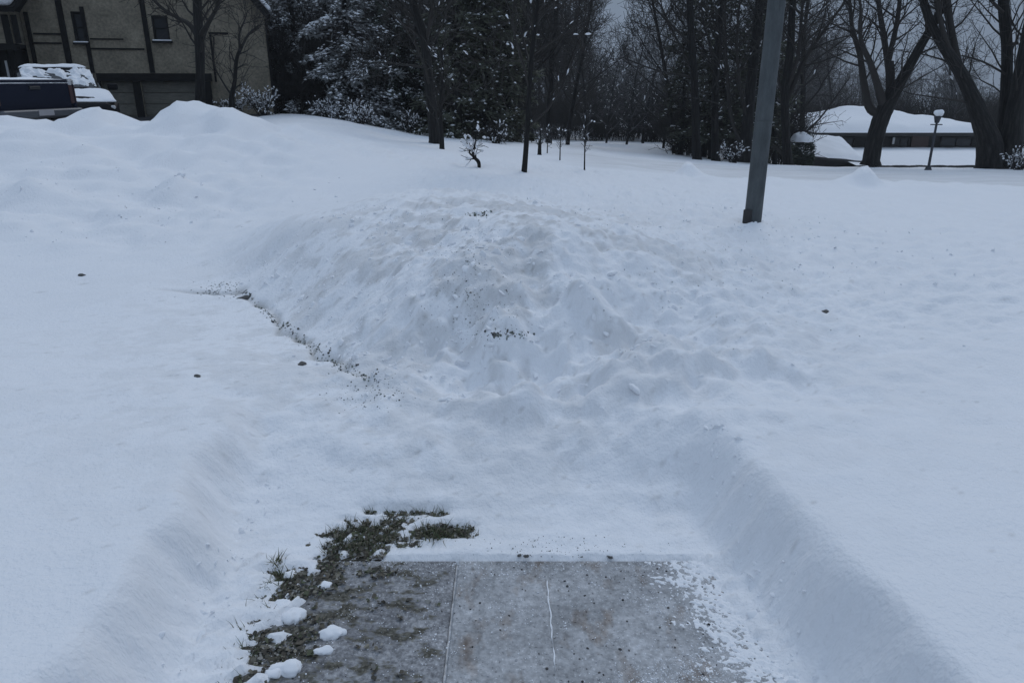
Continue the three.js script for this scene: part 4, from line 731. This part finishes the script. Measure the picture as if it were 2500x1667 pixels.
// ------------------------------------------------------------------ grey pole on the street bank
{
  const b = ground(1838, 540), g = thing('street_pole', 'tall smooth grey pole rising from the snow bank', 'pole', null, [b.x, b.y - .15, b.z]);
  const tex = grey(512, (u, v) => { const s = 190 + 7 * fbm(u * 14, v * 3, 4, .6) + 20 * fbm(u * 5, v * 9 + 4, 4, .6) + 8 * fbm(u * 60, v * 60, 2); return [clamp8(s - 3), clamp8(s), clamp8(s + 2)]; }, true);
  const m = new THREE.MeshStandardMaterial({ color: new THREE.Color().setRGB(.138, .15, .153), roughness: .8, map: tex, bumpMap: tex, bumpScale: .004 });
  const pr = []; for (let k = 0; k <= 30; k++) { const h = k / 30 * 8.5; pr.push(new THREE.Vector2(lerp(.079, .058, k / 30), h)); } pr.push(new THREE.Vector2(0, 8.52));
  const sg = new THREE.LatheGeometry(pr, 28), uv = sg.attributes.uv, p = sg.attributes.position; for (let i = 0; i < uv.count; i++) uv.setXY(i, uv.getX(i), p.getY(i) / 2.2); part('shaft', sg, m, g);
  part('base_plate', rbox(.2, .03, .2, .008, 0, .12, 0).rotateY(.4), mat(.05, .05, .05, .7), g);
  part('access_cover', rbox(.05, .13, .08, .01).rotateY(.7).translate(-.062, .2, .04), mat(.035, .033, .032, .8), g, 'dark access cover low on the pole');
  part('collar', new THREE.TorusGeometry(.075, .005, 6, 28).rotateX(Math.PI / 2).translate(0, 1.05, 0), m, g);
}

// ------------------------------------------------------------------ small things on the path and snow
const R2 = rng(2024);
function lump(s, seed, sq = .6, det = 3) { const g0 = new THREE.IcosahedronGeometry(1, det + 1); g0.deleteAttribute('uv'); g0.deleteAttribute('normal'); const g = mergeVertices(g0), p = g.attributes.position; for (let i = 0; i < p.count; i++) { const X = p.getX(i), Y = p.getY(i), Z = p.getZ(i), w = 1 + .38 * fbm(X * 1.2 + seed, Z * 1.2 + Y * .9, 3, .5); p.setXYZ(i, X * w * s, Math.max(-.35, Y) * w * s * sq, Z * w * s); } g.computeVertexNormals(); return g; }
function onPath(px, py) { const [a, b] = ray(px, py), D = -EYE / b; return [a * D, 0, -D]; }
for (const [px, py, s, sx, lab] of [[707, 1408, .034, 1, 'rounded snow chunk by the slab corner on the litter'], [795, 1432, .028, 1.4, 'small bright snow chunk among dark litter near the slab end'], [812, 1548, .042, 1.5, 'arched snow chunk on the dark litter'], [790, 1590, .026, 1.7, 'flat sliver of snow below the arched chunk'], [700, 1635, .044, 1.7, 'long ragged snow chunk at the path edge'], [668, 1645, .03, 1.2, 'small snow chunk touching the long ragged one'], [715, 1510, .05, 1.2, 'crumbling snow chunk breaking off the snow wall'], [762, 1418, .012, 1.2, 'tiny snow crumb near the slab corner'], [690, 1480, .04, 1.1, 'soft snow chunk under the crumbling one']]) {
  const [x, , z] = onPath(px, py); const m = top('snow_chunk', lump(s * .62, px, .62), snowPlain, lab, 'snow chunk', 'snow chunks on the path edge'); m.position.set(x, s * .1, z); m.scale.x = sx; m.rotation.y = R2() * .8 - .4;
}
// dirt clods
const dirtM = mat(.09, .088, .085, 1);
for (const [px, py, s, lab] of [[2015, 762, .028, 'single dark clod on the smooth snow below the pole'], [598, 728, .042, 'dark clod at the upper end of the crack in the snow'], [735, 889, .022, 'dark round clod midway along the crack in the snow'], [1285, 1368, .008, 'black crumb on thin snow past the slab edge'], [1268, 1356, .006, 'tiny black crumb next to the slab edge crumb'], [1490, 1369, .007, 'flat dark crumb lying right on the slab edge snow'], [198, 672, .022, 'flat dark clod on the level snow by the heap'], [480, 918, .014, 'thin dark clod on the smooth snow left of the crack']]) {
  const p = ground(px, py), m = top('dirt_clod', lump(s, px + 3, .45, 2), dirtM, lab, 'dirt clod', 'dirt clods on the snow'); m.position.copy(p); m.position.y += s * .05; m.rotation.y = R2() * 6; m.scale.x = 1.4;
}
function scatter(name, geo, m, list, label, category, cols) {
  const im = new THREE.InstancedMesh(geo, m, list.length), M = new THREE.Matrix4(), q = new THREE.Quaternion(), e = new THREE.Euler(), c = new THREE.Color();
  list.forEach(([p, s, flat], k) => { e.set((R2() - .5) * (flat ? .7 : 3), R2() * 6.28, (R2() - .5) * (flat ? .7 : 3)); M.compose(p, q.setFromEuler(e), V(s * (.6 + R2()), s * (.5 + R2() * .6), s * (.6 + R2()))); im.setMatrixAt(k, M); if (cols) { const t = cols[Math.floor(R2() * cols.length)]; im.setColorAt(k, c.setRGB(t[0], t[1], t[2]).multiplyScalar(.6 + R2() * .8)); } });
  im.name = name; im.castShadow = im.receiveShadow = true; tag(im, label, category, null, 'stuff'); scene.add(im); return im;
}
const white = mat(1, 1, 1, .95), crumb = new THREE.IcosahedronGeometry(1, 0);
{ // grit sprinkled on the snow, thickest along the crack and in the greenish patch
  const L = []; const tryPx = (px, py, s) => { const p = ground(px, py); L.push([p.add(V(0, -s * .25, 0)), s]); };
  const G = () => (R2() + R2() + R2() - 1.5) / 1.5;
  for (let k = 0; k < 1100; k++) { const u = R2(), px = 1150 + G() * 190 + u * 20, py = 540 + u * 290 + G() * 30; if (R2() < .25 + .9 * sstep(-.3, .4, noise(px * .03, py * .03))) tryPx(px, py, .0012 + .004 * R2() * R2() * R2()); }
  for (let k = 0; k < 60; k++) tryPx(1142 + G() * 40, 600 + R2() * 230, .0015 + .005 * R2() * R2());
  for (let k = 0; k < 90; k++) tryPx(1225 + G() * 80, 815 + G() * 16, .002 + .009 * R2() * R2());
  for (let k = 0; k < 70; k++) tryPx(1170 + G() * 40, 522 + G() * 12, .003 + .007 * R2());
  for (let k = 0; k < 420; k++) { const t = R2() * 2.4, s = .02 + G() * .045 * (.4 + t * .6), x = FA[0] + FD[0] * t + FN[0] * s, z = FA[1] + FD[1] * t + FN[1] * s; const sz = .002 + .007 * R2() * R2(); L.push([V(x, gy(x, z) + sz * .2, z), sz]); }
  for (let k = 0; k < 130; k++) tryPx(900 + G() * 160, 960 + G() * 70, .0015 + .005 * R2() * R2());
  for (let k = 0; k < 140; k++) tryPx(540 + G() * 90, 705 + G() * 30, .0015 + .005 * R2());
  for (let k = 0; k < 200; k++) tryPx(1800 + G() * 550, 690 + G() * 250, .001 + .004 * R2() * R2());
  for (let k = 0; k < 120; k++) tryPx(330 + G() * 300, 560 + G() * 240, .001 + .005 * R2() * R2());
  for (let k = 0; k < 160; k++) tryPx(1350 + G() * 350, 1335 + G() * 40, .0008 + .002 * R2());
  scatter('grit', crumb, white, L, 'dark grit and crumbs scattered over the snow bank', 'grit', [[.1, .115, .095], [.16, .155, .14], [.22, .24, .22], [.07, .07, .07]]);
}
{ // broken clods of snow along the ploughed bank and under the trench walls
  const shapes = lump(1, 12.3, .75, 1), L = []; const G = () => (R2() + R2() + R2() - 1.5) / 1.5;
  const put = (x, z, s) => L.push([V(x, gy(x, z) - s * .3, z), s]);
  for (let k = 0; k < 520; k++) { const x = .3 + G() * 1.7, z = -3.7 + G() * .9; if (R2() < .3 + .8 * noise(x * 3, z * 3)) put(x, z, .008 + .035 * R2() * R2() * R2()); }
  for (let k = 0; k < 500; k++) { const t = -.3 + R2() * 3, s = -.05 + R2() * 1.3, x = FA[0] + FD[0] * t + FN[0] * s, z = FA[1] + FD[1] * t + FN[1] * s; put(x, z, .006 + .025 * R2() * R2() * R2()); }
  for (let k = 0; k < 650; k++) { const x = 1.4 + G() * 3.2, z = -6.2 + G() * 3; put(x, z, .004 + .022 * R2() * R2() * R2()); }
  for (let k = 0; k < 190; k++) { const x = -4.2 + G() * 3.2, z = -8 + G() * 2.6; put(x, z, .006 + .034 * R2() * R2() * R2()); }
  for (let k = 0; k < 160; k++) { const z = lerp(-2.7, -1.2, R2()), x = R2() < .6 ? .8 + G() * .1 : -.98 + G() * .1; put(x, z, .004 + .014 * R2() * R2()); }
  scatter('snow_clods', shapes, snowPlain, L, 'broken clods of snow strewn over the ploughed bank', 'snow clods');
}
{ // litter on the left slab
  const leaf = new THREE.PlaneGeometry(1, 1, 3, 2); { const p = leaf.attributes.position; for (let i = 0; i < p.count; i++) { const x = p.getX(i), y = p.getY(i); p.setZ(i, .25 * Math.sin(x * 3 + y) + .2 * x * y); p.setX(i, x * (1 - 1.2 * y * y)); } leaf.rotateX(-Math.PI / 2); leaf.computeVertexNormals(); }
  const L = [], C = [];
  for (let k = 0; k < 9000 && L.length < 3200; k++) { const x = lerp(-.84, -.2, R2()), z = lerp(-2.185, -1.2, R2()); const d = sstep(.1, .55, fbm(x * 5 + 3, z * 8, 4, .6) + .62 - (x + .84) * 1.9 + .5 * gauss((z + 2.14) ** 2, .06) * (1 - sstep(-.45, -.2, x))); if (R2() > d) continue; if (gy(x, z) > .01) continue; L.push([V(x, .004 + R2() * .006, z), .006 + .012 * R2() * R2(), true]); }
  for (let k = 0; k < 3000; k++) { const x = lerp(-.75, -.1, R2()), z = lerp(-2.55, -2.2, R2()); if (gy(x, z) > .004) continue; L.push([V(x, .0 + R2() * .008, z), .006 + .012 * R2() * R2(), true]); }
  white.side = THREE.DoubleSide;
  scatter('leaf_litter', leaf, white, L, 'dark wet leaf litter along the path edge', 'leaf litter', [[.09, .078, .06], [.13, .115, .085], [.06, .054, .044], [.18, .165, .13], [.08, .088, .052], [.24, .23, .21]]);
  for (let k = 0; k < 900; k++) { const x = lerp(-.8, .95, R2()), z = lerp(-2.15, -1.15, R2()); if (gy(x, z) > 0) continue; const dens = .35 + .6 * fbm(x * 3, z * 3 + 8, 3) + (x > .35 ? .3 : 0); if (R2() < dens) C.push([V(x, .001, z), .0018 + .0035 * R2() * R2(), true]); }
  scatter('path_crumbs', crumb, white, C, 'fine dark crumbs strewn over the concrete', 'crumbs', [[.05, .05, .05], [.08, .075, .07], [.5, .5, .52]]);
}
{ // loose snow crumbs, thickest towards the snow wall on the right and at the slab end
  const L = []; for (let k = 0; k < 60000 && L.length < 20000; k++) { const x = lerp(-.8, .95, R2()), z = lerp(-2.185, -1.15, R2()); const d = .04 + .96 * sstep(.32, .78, x + .25 * fbm(x * 4, z * 4, 3)) ** 1.5 + .3 * gauss((z + 2.19) ** 2, .06) + .2 * Math.max(0, fbm(x * 6, z * 6 + 3, 3)); if (R2() > d || gy(x, z) > .004) continue; L.push([V(x, .0008, z), .0007 + .0022 * R2() * R2(), true]); }
  scatter('snow_crumbs', crumb, snowPlain, L, 'loose snow crumbs dusting the swept concrete', 'snow crumbs');
}
{ // grass blades at the edges
  const b = new THREE.BufferGeometry(), pos = [], idx = []; for (let k = 0; k <= 4; k++) { const v = k / 4, w = .06 * (1 - v * .9); pos.push(-w, v * .9, v * v * .5, w, v * .9, v * v * .5); if (k) { const a = k * 2 - 2; idx.push(a, a + 1, a + 2, a + 1, a + 3, a + 2); } } b.setAttribute('position', new THREE.Float32BufferAttribute(pos, 3)); b.setIndex(idx); b.computeVertexNormals();
  const im = []; const tuft = (x, z, n, r, h) => { for (let k = 0; k < n; k++) { const a = R2() * 6.28, q = r * Math.sqrt(R2()), X = x + Math.cos(a) * q, Z = z + Math.sin(a) * q * .7; im.push([X, Math.max(-.005, Math.min(.01, gy(X, Z))), Z, h * (.5 + R2())]); } };
  for (const [px, py, n, r] of [[675, 1385, 40, .03], [690, 1412, 30, .03], [665, 1432, 20, .03], [1075, 1312, 70, .05], [1050, 1316, 40, .05]]) { const [x, , z] = onPath(px, py); tuft(x, z, n, r, .04); }
  for (let k = 0; k < 3200; k++) { const x = lerp(-.75, -.12, R2()), z = lerp(-2.56, -2.22, R2()); if (gy(x, z) < .003) im.push([x, -.004, z, .018 + .03 * R2()]); }
  for (let k = 0; k < 300; k++) { const z = lerp(-2.15, -1.25, R2()), x = -.8 + .1 * (R2() - .5); if (gy(x, z) < .02) im.push([x, 0, z, .02 + .03 * R2()]); }
  const M = new THREE.Matrix4(), q = new THREE.Quaternion(), e = new THREE.Euler(), c = new THREE.Color(), m = new THREE.InstancedMesh(b, white, im.length);
  im.forEach(([x, y, z, h], k) => { e.set((R2() - .3) * 1.5, R2() * 6.28, (R2() - .5) * 1.2); M.compose(V(x, y, z), q.setFromEuler(e), V(h * .8, h, h)); m.setMatrixAt(k, M); const t = [[.085, .1, .05], [.13, .12, .07], [.18, .165, .11], [.07, .09, .045]][k % 4]; m.setColorAt(k, c.setRGB(...t).multiplyScalar(.7 + R2() * .6)); });
  m.name = 'grass'; m.castShadow = m.receiveShadow = true; tag(m, 'short dull green grass showing at the path edge', 'grass', null, 'stuff'); scene.add(m);
}
console.log('total tree tris', TRIS);
renderer.render(scene, camera);
